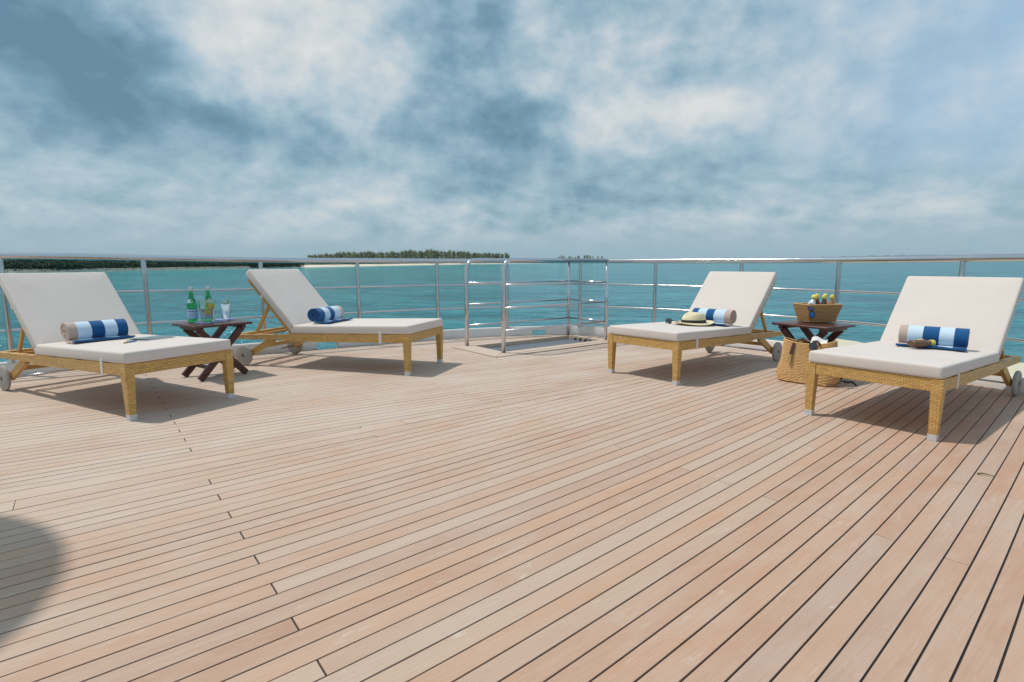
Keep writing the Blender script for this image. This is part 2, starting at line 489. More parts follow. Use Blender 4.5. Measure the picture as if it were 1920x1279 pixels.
# ------------------------------------------------------------------ mesh helpers
class MB:
    def __init__(self):
        self.v, self.f, self.m = [], [], []

    def add(self, vs, fs, mi=0):
        o = len(self.v)
        self.v += [tuple(p) for p in vs]
        self.f += [tuple(i + o for i in f) for f in fs]
        self.m += [mi] * len(fs)
        return self

    def box(self, x0, x1, y0, y1, z0, z1, M=None, mi=0):
        vs = [Vector((x, y, z)) for z in (z0, z1) for y in (y0, y1) for x in (x0, x1)]
        if M:
            vs = [M @ p for p in vs]
        return self.add(vs, [(0, 2, 3, 1), (4, 5, 7, 6), (0, 1, 5, 4), (2, 6, 7, 3), (0, 4, 6, 2), (1, 3, 7, 5)], mi)

    def rbox(self, x0, x1, y0, y1, z0, z1, r=0.004, seg=2, M=None):
        bm = bmesh.new()
        bmesh.ops.create_cube(bm, size=1)
        for p in bm.verts:
            p.co = Vector(((x0 + x1) / 2 + p.co.x * (x1 - x0), (y0 + y1) / 2 + p.co.y * (y1 - y0), (z0 + z1) / 2 + p.co.z * (z1 - z0)))
        bmesh.ops.bevel(bm, geom=list(bm.edges), offset=r, segments=seg, profile=0.5, affect='EDGES')
        bm.verts.index_update()
        vs = [p.co.copy() for p in bm.verts]
        if M:
            vs = [M @ p for p in vs]
        fs = [[q.index for q in f.verts] for f in bm.faces]
        bm.free()
        return self.add(vs, fs)

    def bar(self, p0, p1, w, h, w1=None, h1=None, up=(0, 0, 1)):
        p0, p1 = Vector(p0), Vector(p1)
        d = (p1 - p0).normalized()
        u = Vector(up)
        s = d.cross(u)
        if s.length < 1e-4:
            s = d.cross(Vector((0, 1, 0)))
        s.normalize()
        u = s.cross(d)
        w1, h1 = w1 or w, h1 or h
        vs = []
        for p, a, b in ((p0, w / 2, h / 2), (p1, w1 / 2, h1 / 2)):
            vs += [p - s * a - u * b, p + s * a - u * b, p + s * a + u * b, p - s * a + u * b]
        return self.add(vs, [(0, 3, 2, 1), (4, 5, 6, 7), (0, 1, 5, 4), (1, 2, 6, 5), (2, 3, 7, 6), (3, 0, 4, 7)])

    def tube(self, pts, r, n=8, closed=False, caps=True, r1=None):
        pts = [Vector(p) for p in pts]
        k = len(pts)
        vs, fs = [], []
        prev = None
        for i, p in enumerate(pts):
            if closed:
                d = pts[(i + 1) % k] - pts[i - 1]
            else:
                d = pts[min(i + 1, k - 1)] - pts[max(i - 1, 0)]
            d.normalize()
            if prev is None:
                ref = Vector((0, 0, 1)) if abs(d.z) < 0.9 else Vector((1, 0, 0))
                a = d.cross(ref).normalized()
            else:
                a = (prev - d * prev.dot(d)).normalized()
            prev = a
            b = d.cross(a)
            rr = r if r1 is None else r + (r1 - r) * i / max(1, k - 1)
            for j in range(n):
                t = 2 * math.pi * j / n
                vs.append(p + a * (rr * math.cos(t)) + b * (rr * math.sin(t)))
        for i in range(k if closed else k - 1):
            q = (i + 1) % k
            for j in range(n):
                fs.append((i * n + j, i * n + (j + 1) % n, q * n + (j + 1) % n, q * n + j))
        if caps and not closed:
            fs.append(tuple(range(n - 1, -1, -1)))
            fs.append(tuple((k - 1) * n + j for j in range(n)))
        return self.add(vs, fs)

    def lathe(self, prof, n=24, sx=1.0, sy=1.0, M=None, cap0=True, cap1=True):
        vs, fs = [], []
        for r, z in prof:
            for j in range(n):
                t = 2 * math.pi * j / n
                vs.append(Vector((r * math.cos(t) * sx, r * math.sin(t) * sy, z)))
        if M:
            vs = [M @ p for p in vs]
        for i in range(len(prof) - 1):
            for j in range(n):
                fs.append((i * n + j, i * n + (j + 1) % n, (i + 1) * n + (j + 1) % n, (i + 1) * n + j))
        if cap0:
            fs.append(tuple(range(n - 1, -1, -1)))
        if cap1:
            fs.append(tuple((len(prof) - 1) * n + j for j in range(n)))
        return self.add(vs, fs)

    def build(self, name, mat, parent=None, smooth=False, angle=None):
        me = bpy.data.meshes.new(name)
        me.from_pydata(self.v, [], self.f)
        mats = mat if isinstance(mat, (list, tuple)) else [mat]
        for q in mats:
            me.materials.append(MATS[q])
        if len(mats) > 1:
            me.polygons.foreach_set('material_index', self.m)
        if smooth:
            me.polygons.foreach_set('use_smooth', [True] * len(me.polygons))
            if angle:
                me.set_sharp_from_angle(angle=R(angle))
        me.update()
        ob = bpy.data.objects.new(name, me)
        COL.objects.link(ob)
        if parent:
            ob.parent = parent
        return ob


def tag(o, label=None, cat=None, group=None, kind=None):
    if label:
        o['label'] = label
    if cat:
        o['category'] = cat
    if group:
        o['group'] = group
    if kind:
        o['kind'] = kind
    return o


def thing(name, label, cat, loc=(0, 0, 0), rz=0.0, group=None):
    o = bpy.data.objects.new(name, None)
    COL.objects.link(o)
    o.empty_display_size = 0.1
    o.location = loc
    o.rotation_euler = (0, 0, rz)
    return tag(o, label, cat, group)


def copy_tree(o, parent=None):
    c = o.copy()
    COL.objects.link(c)
    c.parent = parent
    for ch in list(o.children):
        copy_tree(ch, c)
    return c


# ------------------------------------------------------------------ the ship's frame
HEAD = R(37.8)
C0 = Vector((0.0, 4.201, 0.0))
AX = Vector((math.cos(HEAD), math.sin(HEAD), 0))
BX = Vector((-math.sin(HEAD), math.cos(HEAD), 0))


def ship(s, t, z=0.0):
    return C0 + AX * s + BX * t + Vector((0, 0, z))


DEV = [(-8, 0.4), (-4, 0.7), (-3, 1.1), (-2.4, 1.7), (-1.8, 2.8), (-1, 3.5), (0, 4.2), (2, 4.9), (5, 5.2)]


def dev(s):
    for (a, x), (b, y) in zip(DEV, DEV[1:]):
        if s <= b:
            return x + (y - x) * (s - a) / (b - a)
    return DEV[-1][1]


_D = {}
_acc, _st = 0.0, 0.02
for i in range(0, 250):
    _D[i] = _acc
    _acc += math.tan(R(dev(i * _st + _st / 2))) * _st
_acc = 0.0
for i in range(0, -350, -1):
    _D[i] = _acc
    _acc -= math.tan(R(dev(i * _st - _st / 2))) * _st


def DD(s):
    x = s / _st
    i = math.floor(x)
    i = max(-349, min(248, i))
    return _D[i] + (_D[i + 1] - _D[i]) * (x - i)


S_MIN = -5.6
side = [(S_MIN + k * 0.4, 3.70 - DD(S_MIN + k * 0.4)) for k in range(17)]
stern = [(1.3, 3.59), (1.9, 3.46), (2.5, 3.26), (3.0, 3.02), (3.36, 2.74), (3.62, 2.32), (3.86, 1.75), (4.06, 1.0), (4.17, 0.0)]
ctrl = side + stern


def catmull(p, n=6):
    out = []
    for i in range(len(p) - 1):
        a, b, c, d = p[max(i - 1, 0)], p[i], p[i + 1], p[min(i + 2, len(p) - 1)]
        for k in range(n):
            t = k / n
            out.append(tuple(0.5 * ((2 * b[j]) + (c[j] - a[j]) * t + (2 * a[j] - 5 * b[j] + 4 * c[j] - d[j]) * t * t
                                    + (3 * b[j] - a[j] - 3 * c[j] + d[j]) * t ** 3) for j in range(len(b))))
    out.append(p[-1])
    return out


full_ctrl = ctrl + [(s, -t) for s, t in reversed(ctrl[:-1])]
EDGE = catmull(full_ctrl, 5)          # the deck's outline, round the stern
HALF = [p for p in EDGE if p[1] >= -1e-6]


def s_max(t):
    t = abs(t)
    for (a, x), (b, y) in zip(HALF, HALF[1:]):
        if x >= t >= y:
            return a + (b - a) * ((x - t) / (x - y) if x != y else 0)
    return S_MIN if t > HALF[0][1] else HALF[-1][0]


# ---- hatch rectangle (outer edge of its frame / opening)
HS0, HS1, HT0, HT1 = 1.16, 3.28, 1.80, 2.765
OS0, OS1, OT0, OT1 = 1.45, 3.17, 2.045, 2.695

# ---- caulked deck bed
bed = MB()
zb = -0.006
ss = [S_MIN + 0.2 * k for k in range(int((4.15 - S_MIN) / 0.2) + 1)] + [4.17]
ss = sorted(set([round(x, 4) for x in ss + [HS0 + 0.02, HS1 - 0.02]]))


def t_edge(s):
    for (a, x), (b, y) in zip(HALF, HALF[1:]):
        if a <= s <= b:
            return x + (y - x) * ((s - a) / (b - a) if b != a else 0)
    return HALF[0][1] if s < HALF[0][0] else 0.0


for a, b in zip(ss, ss[1:]):
    ta, tb = t_edge(a), t_edge(b)
    if a >= HS0 and b <= HS1:
        bed.add([(a, -ta, zb), (b, -tb, zb), (b, HT0 + 0.02, zb), (a, HT0 + 0.02, zb)], [(0, 1, 2, 3)])
        bed.add([(a, HT1 - 0.02, zb), (b, HT1 - 0.02, zb), (b, max(tb, HT1), zb), (a, max(ta, HT1), zb)], [(0, 1, 2, 3)])
    else:
        bed.add([(a, -ta, zb), (b, -tb, zb), (b, tb, zb), (a, ta, zb)], [(0, 1, 2, 3)])
deck = bed.build('deck', 'caulk')
deck.location = C0
deck.rotation_euler = (0, 0, HEAD)
tag(deck, kind='structure')

PW = 0.0775
SEAM = 0.0064
KING = 0.11
NIB = 0.4 * PW


def plank_mesh(name, rows, mat='deck_teak'):
    """rows: (s_lo, s_hi, lo, hi) along the plank"""
    m = MB()
    dz = random.uniform(-0.0006, 0.0004)
    tilt = random.uniform(-0.0004, 0.0004)
    n = len(rows)
    vs = []
    for sl, sh, lo, hi in rows:
        vs += [(sl, lo, -0.009), (sl, lo, dz - tilt), (sh, hi, dz + tilt), (sh, hi, -0.009)]
    fs = []
    for i in range(n - 1):
        a, b = i * 4, i * 4 + 4
        fs += [(a, b, b + 1, a + 1), (a + 1, b + 1, b + 2, a + 2), (a + 2, b + 2, b + 3, a + 3)]
    fs += [(0, 1, 2, 3), ((n - 1) * 4 + 3, (n - 1) * 4 + 2, (n - 1) * 4 + 1, (n - 1) * 4)]
    m.add(vs, fs)
    return m.build(name, mat, deck)


BUTTS = [(-4.35, 1, 0.003), (-3.3, 2, 0.003), (-2.15, 0, 0.0065), (-0.13, 1, 0.0034), (0.78, 2, 0.003), (2.4, 0, 0.003)]


def bound(k, s):
    return KING + 0.03 + k * PW - DD(s)


def s_cross(k, val):
    """where boundary k (falling with s) reaches val"""
    lo, hi = S_MIN, 4.17
    if bound(k, lo) <= val:
        return lo
    if bound(k, hi) > val:
        return hi
    for _ in range(40):
        m = (lo + hi) / 2
        if bound(k, m) > val:
            lo = m
        else:
            hi = m
    return hi


def stern_cross(k, off):
    lo, hi = S_MIN, 4.17
    for _ in range(40):
        m = (lo + hi) / 2
        if m < s_max(max(bound(k, m) + off, 0)) - 0.018:
            lo = m
        else:
            hi = m
    return lo


def king_edge(s):
    k = math.ceil((KING + DD(s) - KING - 0.03) / PW)      # first boundary beyond the king plank's edge
    b = bound(k, s)
    return b if b - KING < NIB else KING


for sgn in (1, -1):
    for k in range(-8, 60):
        h = SEAM / 2
        s_stop = s_cross(k + 1, KING + NIB)                # nibbed into the king plank
        e_lo, e_hi = stern_cross(k, h), stern_cross(k + 1, -h)
        s_end = min(s_stop, max(e_lo, e_hi))
        if bound(k + 1, S_MIN) > HALF[0][1] + 0.02 or s_end < S_MIN + 0.1:
            continue
        cuts = [(b, g) for b, c, g in BUTTS if (k - c) % 3 == 0 and S_MIN + 0.3 < b < s_end - 0.25]
        marks = [(S_MIN, 0)] + cuts + [(s_end, 0)]
        for (a, ga), (b, gb) in zip(marks, marks[1:]):
            a2, b2 = a + ga / 2, b - gb / 2
            last = b == s_end
            # stretches before, beside and behind the hatch
            tm0, tm1 = bound(k, 0.5 * (HS0 + HS1)), bound(k + 1, 0.5 * (HS0 + HS1))
            spans = [(a2, b2, None)]
            if sgn > 0 and bound(k + 1, HS0) > HT0 and bound(k, HS1) < HT1 and a2 < HS1 and b2 > HS0:
                spans = []
                if a2 < HS0 - 0.05:
                    spans.append((a2, HS0 - 0.003, None))
                spans.append((max(a2, HS0), min(b2, HS1), 'clip'))
                if b2 > HS1 + 0.05:
                    spans.append((HS1 + 0.003, b2, None))
            for x0, x1, mode in spans:
                if x1 - x0 < 0.03:
                    continue
                q = max(2, int((x1 - x0) / 0.35) + 1)
                rows = []
                for i in range(q + 1):
                    s = x0 + (x1 - x0) * i / q
                    lo, hi = bound(k, s) + h, bound(k + 1, s) - h
                    sl = sh = s
                    if lo < KING + h:
                        lo = KING + h
                    if last and x1 == b2:
                        sl, sh = min(s, e_lo), min(s, e_hi)
                        if s_stop > e_lo:
                            lo = max(bound(k, sl) + h, KING + h)
                            hi = bound(k + 1, sh) - h
                    if mode == 'clip':
                        if lo < HT0 and hi > HT0 - 0.003:
                            hi = HT0 - 0.003
                        elif hi > HT1 and lo < HT1 + 0.003:
                            lo = HT1 + 0.003
                        elif lo >= HT0 and hi <= HT1:
                            hi = lo - 1
                    rows.append((sl, sh, lo, hi))
                rows = [r for r in rows if r[3] - r[2] > 0.004]
                if len(rows) < 2:
                    continue
                if sgn < 0:
                    rows = [(sh, sl, -hi, -lo) for sl, sh, lo, hi in rows]
                plank_mesh('plank', rows)

for sgn in (1, -1):                                         # the two wide king planks down the middle
    marks = sorted([S_MIN, -3.4, -0.9, 1.7, 4.162] if sgn > 0 else [S_MIN, -2.9, 0.2, 2.2, 4.162])
    for a, b in zip(marks, marks[1:]):
        rows = []
        s = a + 0.0015
        prev = None
        while s < b - 0.0015:
            e = king_edge(s)
            if prev is not None and abs(e - prev) > 0.01:
                rows.append((s - 0.004, s - 0.004, SEAM / 2, prev - SEAM / 2))
            if prev is None or abs(e - prev) > 0.01 or len(rows) == 0 or s - rows[-1][0] > 0.07:
                rows.append((s, s, SEAM / 2, e - SEAM / 2))
            prev = e
            s += 0.01
        rows.append((b - 0.0015, b - 0.0015, SEAM / 2, king_edge(b - 0.0015) - SEAM / 2))
        if sgn < 0:
            rows = [(x, y, -hi, -lo) for x, y, lo, hi in rows]
        plank_mesh('king_plank', rows)


# ------------------------------------------------------------------ bulwark, hull
def offset_curve(pts, d):
    out = []
    for i, p in enumerate(pts):
        a, b = pts[max(i - 1, 0)], pts[min(i + 1, len(pts) - 1)]
        x, y = b[0] - a[0], b[1] - a[1]
        l = math.hypot(x, y)
        out.append((p[0] - y / l * d, p[1] + x / l * d))
    return out


def in_port(s, t):
    return (t > 0 and (-0.27 < s < 0.0 or 2.80 < s < 3.0 or -2.5 < s < -2.2)) or (t < 0 and 2.0 < s < 2.25)


fine = []
for (a, b) in zip(EDGE, EDGE[1:]):
    for k in range(3):
        fine.append((a[0] + (b[0] - a[0]) * k / 3, a[1] + (b[1] - a[1]) * k / 3))
fine.append(EDGE[-1])
c_in, c_out = offset_curve(fine, 0.004), offset_curve(fine, 0.085)
c_in2, c_out2 = offset_curve(fine, 0.016), offset_curve(fine, 0.073)
bul = MB()
for i in range(len(fine) - 1):
    j = i + 1
    port = in_port(*fine[i])
    z0 = 0.080 if port else -0.02
    vs = []
    for q in (i, j):
        vs += [(*c_in[q], z0), (*c_in[q], 0.112), (*c_in2[q], 0.130), (*c_out2[q], 0.130), (*c_out[q], 0.112), (*c_out[q], z0)]
    fs = [(k, k + 1, 6 + k + 1, 6 + k) for k in range(5)]
    if port:
        fs.append((5, 0, 6, 11))
    bul.add(vs, fs)
    pn = in_port(*fine[j]) if j < len(fine) - 1 else port
    if pn != port:                                          # cheek of a freeing port
        q = j
        bul.add([(*c_in[q], -0.02), (*c_in[q], 0.080), (*c_out[q], 0.080), (*c_out[q], -0.02)], [(0, 1, 2, 3)])
bulwark = bul.build('bulwark', 'white_paint', smooth=True, angle=40)
bulwark.location = C0
bulwark.rotation_euler = (0, 0, HEAD)
tag(bulwark, kind='structure')

hull = MB()
h0, h1 = offset_curve(fine, 0.083), offset_curve(fine, 0.02)
h2 = offset_curve(fine, -0.5)
for i in range(len(fine) - 1):
    j = i + 1
    hull.add([(*h0[i], -0.021), (*h0[j], -0.021), (*h0[j], -0.35), (*h0[i], -0.35), (*h1[j], -0.6), (*h1[i], -0.6), (*h2[j], -6.9), (*h2[i], -6.9)],
             [(0, 3, 2, 1), (3, 5, 4, 2), (5, 7, 6, 4)])
hull_o = hull.build('hull', 'white_paint', smooth=True, angle=40)
hull_o.location = C0
hull_o.rotation_euler = (0, 0, HEAD)
tag(hull_o, kind='structure')

# cream painted roof of the deck below, reaching out past the stern
roof = MB()
rp = [(3.0, 0.2), (6.3, 0.2), (6.22, -0.1), (5.95, -0.5), (5.8, -1.0), (5.75, -2.6), (5.2, -3.2), (3.0, -3.2)]
n = len(rp)
roof.add([(s, t, -0.03) for s, t in rp] + [(s, t, -0.19) for s, t in rp], [tuple(range(n - 1, -1, -1)), tuple(range(n, 2 * n))] + [(i, (i + 1) % n, n + (i + 1) % n, n + i) for i in range(n)])
roof_o = roof.build('lower_deck_roof', 'cream_paint')
roof_o.location = C0
roof_o.rotation_euler = (0, 0, HEAD)
tag(roof_o, kind='structure')

# ------------------------------------------------------------------ hatch in the deck
hatch = thing('deck_hatch', 'rectangular stairway hatch with pale wooden frame sunk in the deck', 'hatch', C0, HEAD)
for a in [('s', HS0, OS0), ('s', OS1, HS1)]:
    m = MB()
    x_out, x_in = (a[1], a[2]) if a[1] == HS0 else (a[2], a[1])
    lo, hi = min(x_out, x_in), max(x_out, x_in)
    g = 0.002
    vs = [(x_out, HT0 + g, 0.012), (x_out, HT1 - g, 0.012), (x_in, OT1 - g, 0.012), (x_in, OT0 + g, 0.012)]
    m.add(vs + [(x, y, -0.03) for x, y, z in vs], [(0, 1, 2, 3), (0, 4, 5, 1), (1, 5, 6, 2), (2, 6, 7, 3), (3, 7, 4, 0)])
    m.build('frame_board', 'trim_teak', hatch)
for (y_out, y_in) in ((HT0, OT0), (HT1, OT1)):
    m = MB()
    vs = [(HS0 + 0.003, y_out, 0.010), (HS1 - 0.003, y_out, 0.010), (OS1 - 0.003, y_in, 0.010), (OS0 + 0.003, y_in, 0.010)]
    m.add(vs + [(x, y, -0.03) for x, y, z in vs], [(0, 1, 2, 3), (0, 4, 5, 1), (1, 5, 6, 2), (2, 6, 7, 3), (3, 7, 4, 0)])
    m.build('frame_board', 'trim_teak', hatch)
m = MB()
e = 0.001
m.add([(OS0 + e, OT0 + e, -0.002), (OS1 - e, OT0 + e, -0.002), (OS1 - e, OT1 - e, -0.002), (OS0 + e, OT1 - e, -0.002),
       (OS0 + e, OT0 + e, -0.2), (OS1 - e, OT0 + e, -0.2), (OS1 - e, OT1 - e, -0.2), (OS0 + e, OT1 - e, -0.2)],
      [(0, 1, 5, 4), (1, 2, 6, 5), (2, 3, 7, 6), (3, 0, 4, 7)])
m.build('lining', 'trim_teak', hatch)
MB().box(OS0 + 0.004, OS1 - 0.004, OT0 + 0.004, OT1 - 0.004, -0.055, -0.040).build('cover', 'hatch_grey', hatch)
for k in range(5):
    y = OT0 + 0.06 + k * 0.105
    MB().box(OS1 - 0.012, OS1 - 0.003, y, y + 0.05, -0.038, -0.008).build('vent_slot', 'dark_slot', hatch)


# ------------------------------------------------------------------ rails
rail_ctr = offset_curve(fine, 0.045)
RPTS = [p for p in rail_ctr if not (p[1] < 0 and p[0] < -1.5) and p[0] > -5.5]
rail = thing('guard_rail', 'polished steel guard rail with three bars following the deck edge round the stern', 'railing', C0, HEAD)


def sheer(s, t):
    """the rail rises a little away from the stern"""
    k = (-s - 0.3) / 2.8 if t > 0 else (-t - 0.2) / 2.2
    k = max(0.0, min(1.3, k))
    a = 0.034 if t > 0 else 0.012
    return a * k * k * (3 - 2 * k) if k < 1 else a * k


MB().tube([(s, t, 1.122 + sheer(s, t)) for s, t in RPTS], 0.033, 12).build('top_rail', 'steel', rail, smooth=True)
MB().tube([(s, t, 0.777 + 0.5 * sheer(s, t)) for s, t in RPTS], 0.0125, 8).build('middle_rail', 'steel', rail, smooth=True)
MB().tube([(s, t, 0.44) for s, t in RPTS], 0.0125, 8).build('lower_rail', 'steel', rail, smooth=True)


def project(p):
    d = p - Vector((0, 0, EYE))
    c, s = math.cos(DPITCH), math.sin(DPITCH)
    z = d.y * c - d.z * s
    u = d.x / z
    v = (d.y * s + d.z * c) / z
    return 960 + FOC * u, 639.5 - FOC * v


POST_ST = [(-5.2, 3.93), (-4.2, 3.913), (-3.173, 3.898), (-2.028, 3.867), (-0.861, 3.804), (0.313, 3.722), (1.447, 3.61),
           (2.474, 3.318), (3.432, 2.723), (3.921, 1.708), (4.175, 0.546), (4.166, -0.624), (3.891, -1.797),
           (3.35, -2.815), (2.4, -3.345), (1.3, -3.64), (0.1, -3.74), (-1.1, -3.82)]
for s, t in POST_ST:
    m = MB().tube([(s, t, 0.125), (s, t, 1.105 + sheer(s, t))], 0.025, 12)
    m.lathe([(0.048, 0.128), (0.048, 0.136), (0.032, 0.142)], 14, M=Matrix.Translation((s, t, 0)))
    m.build('post', 'steel', rail, smooth=True, angle=40)
# white folding step bracket on the post by the hatch
s, t = 3.432, 2.723
mb = MB().tube([(s - 0.02, t, 0.13), (s - 0.02, t, 0.2), (s + 0.10, t - 0.42, 0.2)], 0.011, 8)
mb.tube([(s - 0.02, t, 0.15), (s + 0.13, t - 0.40, 0.14)], 0.009, 8)
mb.build('bracket', 'white_paint', rail, smooth=True)

hr = thing('hatch_rail', 'tall looped steel handrail enclosing the stairway hatch on three sides', 'railing', C0, HEAD)
p1, p2, p3, p4 = (1.385, 2.755), (1.41, 1.985), (3.25, 2.02), (3.20, 2.735)


def loop_rail(a, b):
    d = Vector((b[0] - a[0], b[1] - a[1], 0)).normalized()
    A, B = Vector((*a, 0)), Vector((*b, 0))
    pts = [A + Vector((0, 0, 0.012)), A + Vector((0, 0, 0.5))]
    rb, zt = 0.13, 1.128
    for k in range(7):
        an = math.pi / 2 * k / 6
        pts.append(A + d * (rb * (1 - math.cos(an))) + Vector((0, 0, zt - rb + rb * math.sin(an))))
    pts.append(B + Vector((0, 0, zt)))
    return pts


MB().tube(loop_rail(p2, p3), 0.026, 14).build('handrail', 'steel', hr, smooth=True)
MB().tube(loop_rail(p1, p4), 0.026, 14).build('handrail', 'steel', hr, smooth=True)
MB().tube([(*p3, 1.128), (*p4, 1.128)], 0.026, 12).build('end_rail', 'steel', hr, smooth=True)
for p in (p3, p4):
    MB().tube([(*p, 0.008), (*p, 1.128)], 0.0225, 12).build('post', 'steel', hr, smooth=True)
for z in (0.277, 0.553, 0.83):
    for a, b in ((p2, p3), (p1, p4), (p3, p4)):
        MB().tube([(*a, z), (*b, z)], 0.012, 8).build('bar', 'steel', hr, smooth=True)

# ------------------------------------------------------------------ sea, island, far shore
SEA_Z = -6.5
m = MB()
rad = [40, 120, 400, 1500, 6000, 25000, 50000]
nseg = 64
m.add([(0, 0, 0)], [])
vs = [(0, 0, 0)] + [(r * math.cos(2 * math.pi * j / nseg), r * math.sin(2 * math.pi * j / nseg), 0) for r in rad for j in range(nseg)]
fs = [(0, 1 + j, 1 + (j + 1) % nseg) for j in range(nseg)]
for i in range(len(rad) - 1):
    for j in range(nseg):
        a, b = 1 + i * nseg + j, 1 + i * nseg + (j + 1) % nseg
        fs.append((a, a + nseg, b + nseg, b))
m = MB().add(vs, fs)
sea = m.build('sea', 'sea_water')
sea.location = (0, 0, SEA_Z)
tag(sea, kind='structure')

SHORE = catmull([(-520, -80), (-400, 140), (-291, 314), (-265, 357), (-227, 462), (-195, 561), (-120, 760), (-53, 924), (87, 1122), (200, 1400), (250, 1560)], 8)
inl = offset_curve(SHORE, 1.0)


def inland(i, d):
    a, b = SHORE[i], inl[i]
    return a[0] + (b[0] - a[0]) * d, a[1] + (b[1] - a[1]) * d


isl = MB()
N = len(SHORE)
prof = [(-6, -0.5), (0, 0.02), (5, 0.7), (11, 1.5), (17, 2.0), (30, 2.1), (70, 2.3), (160, 2.0), (170, -0.5)]
vs, fs, mi = [], [], []
for i in range(N):
    for k, (d, z) in enumerate(prof):
        j = mnoise.noise(Vector((i * 0.7, k * 1.3, 0))) * (0.35 if 1 < k < 8 else 0)
        beach = 1.0 if SHORE[i][0] > -222 else 0.08
        x, y = inland(i, d * (beach if d > 0 and k < 5 else 1) + j * 4)
        vs.append((x, y, SEA_Z + z + j))
for i in range(N - 1):
    for k in range(len(prof) - 1):
        a = i * len(prof) + k
        fs.append((a, a + len(prof), a + len(prof) + 1, a + 1))
        mi.append(0 if k < 4 else 1)
isl.add(vs, fs)
isl.m = mi
island = isl.build('island', ['sand', 'scrub_ground'], smooth=True)
tag(island, kind='structure')

fl = MB()
prev = None
K = 140
pts = []
for i in range(K + 1):
    a = R(24 + 26 * i / K)
    h = 9.0 + 6.0 * mnoise.noise(Vector((i * 0.35, 0, 3))) + 4.0 * mnoise.noise(Vector((i * 1.3, 2, 3)))
    h *= min(1.0, 0.25 + i / 40.0) * 1.05
    r = 5200.0
    pts.append((Vector((r * math.sin(a), r * math.cos(a), 0)), max(1.0, h) + 27.0 * min(1.0, i / 60.0)))
for (p, h), (q, g) in zip(pts, pts[1:]):
    pb, qb = p * 1.06, q * 1.06
    fl.add([(p.x, p.y, SEA_Z - 1), (q.x, q.y, SEA_Z - 1), (q.x, q.y, SEA_Z + 6 + g * 0.75), (p.x, p.y, SEA_Z + 6 + h * 0.75),
            (qb.x, qb.y, SEA_Z + 7 + g), (pb.x, pb.y, SEA_Z + 7 + h)], [(0, 1, 2, 3), (3, 2, 4, 5)])
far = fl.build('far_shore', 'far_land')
tag(far, kind='structure')


# ---- casuarina trees
def crown_mesh(seed, H):
    rnd = random.Random(seed)
    m = MB()
    for _ in range(36):
        h = H * (0.16 + 0.84 * rnd.random() ** 0.85)
        fr = h / H
        rad_ = H * 0.30 * (1.06 - fr ** 1.6) * (0.25 + 0.75 * rnd.random())
        a = rnd.uniform(0, 2 * math.pi)
        base = Vector((math.cos(a) * rad_ * 0.5, math.sin(a) * rad_ * 0.5, h - H * 0.07))
        d = Vector((math.cos(a) * 0.75 + 0.35, math.sin(a) * 0.6, rnd.uniform(0.5, 1.3))).normalized()
        L = H * rnd.uniform(0.10, 0.19)
        for _k in range(9):
            o = base + Vector((rnd.gauss(0, 1), rnd.gauss(0, 1), rnd.gauss(0, 1))) * H * 0.035
            e = o + (d + Vector((rnd.gauss(0, .35), rnd.gauss(0, .35), rnd.gauss(0, .3)))) * L
            w = Vector((rnd.gauss(0, 1), rnd.gauss(0, 1), rnd.gauss(0, 1))).cross(d).normalized() * H * rnd.uniform(0.010, 0.020)
            mid = (o + e) / 2 + Vector((0, 0, -0.02 * H))
            m.add([o - w * 0.4, o + w * 0.4, mid + w, e, mid - w], [(0, 1, 2, 3, 4)])
    return m


protos = []
for k in range(6):
    H = 8.6
    root = thing('casuarina_tree', 'x', 'tree')
    c = crown_mesh(50 + k, H).build('crown', 'needle_leaf', root)
    tr = MB().tube([(0, 0, -0.6), (0.1, 0, H * 0.3), (0.25, 0.05, H * 0.62), (0.5, 0.05, H * 0.9)], 0.17, 6, r1=0.04)
    tr.build('trunk', 'bark', root, smooth=True)
    protos.append(root)
rt = random.Random(3)
used = set()


def place_tree(x, y, z, sc, label, group):
    k = rt.randrange(6)
    if k in used:
        o = copy_tree(protos[k])
    else:
        o = protos[k]
        used.add(k)
    o.location = (x, y, z)
    o.scale = (sc * rt.uniform(0.9, 1.2), sc * rt.uniform(0.9, 1.2), sc)
    o.rotation_euler = (0, 0, rt.uniform(-0.6, 0.6))
    tag(o, label, 'tree', group)


def shore_px(px):
    best = None
    for i, p in enumerate(SHORE):
        if p[1] < 100:
            continue
        q = project(Vector((*p, SEA_Z)))
        if best is None or abs(q[0] - px) < best[0]:
            best = (abs(q[0] - px), i)
    return best[1]


for n_ in range(110):
    px = 586 + (955 - 586) * (n_ + rt.random()) / 110
    depth_ = rt.uniform(20, 70)
    i = shore_px(px)
    p = SHORE[i]
    ray = Vector((p[0], p[1], 0)).normalized()
    target = project(Vector((*p, 0)))[0]
    # straight on behind the beach, along the line of sight's own bearing
    ang = math.atan((px - 960) / FOC * 1.01)
    dist = math.hypot(*p) + depth_ * 1.1
    top = 12.5 + 4.0 * math.exp(-((px - 800) / 80.0) ** 2) - 4.5 * math.exp(-((px - 590) / 40.0) ** 2) - 2.0 * math.exp(-((px - 945) / 40.0) ** 2)
    sc = (1.08 - SEA_Z - 2.0 + top * rt.uniform(0.8, 1.08) * dist / FOC) / 8.9
    place_tree(dist * math.sin(ang), dist * math.cos(ang), SEA_Z + 2.0, sc,
               'feathery casuarina tree in the tall clump behind the white beach', 'casuarina trees behind the beach')
for n_ in range(13):
    px = 1040 + 88 * (n_ + rt.random()) / 13
    ang = math.atan((px - 960) / FOC * 1.01)
    dist = 1500 + rt.uniform(-10, 60)
    place_tree(dist * math.sin(ang), dist * math.cos(ang), SEA_Z + 1.6, rt.uniform(1.45, 1.95),
               'small distant tree in the row on the far point, above the steel rail', 'trees on the far point')
spit = MB()
sp = [(90, 1440), (285, 1460), (300, 1520), (280, 1650), (90, 1620)]
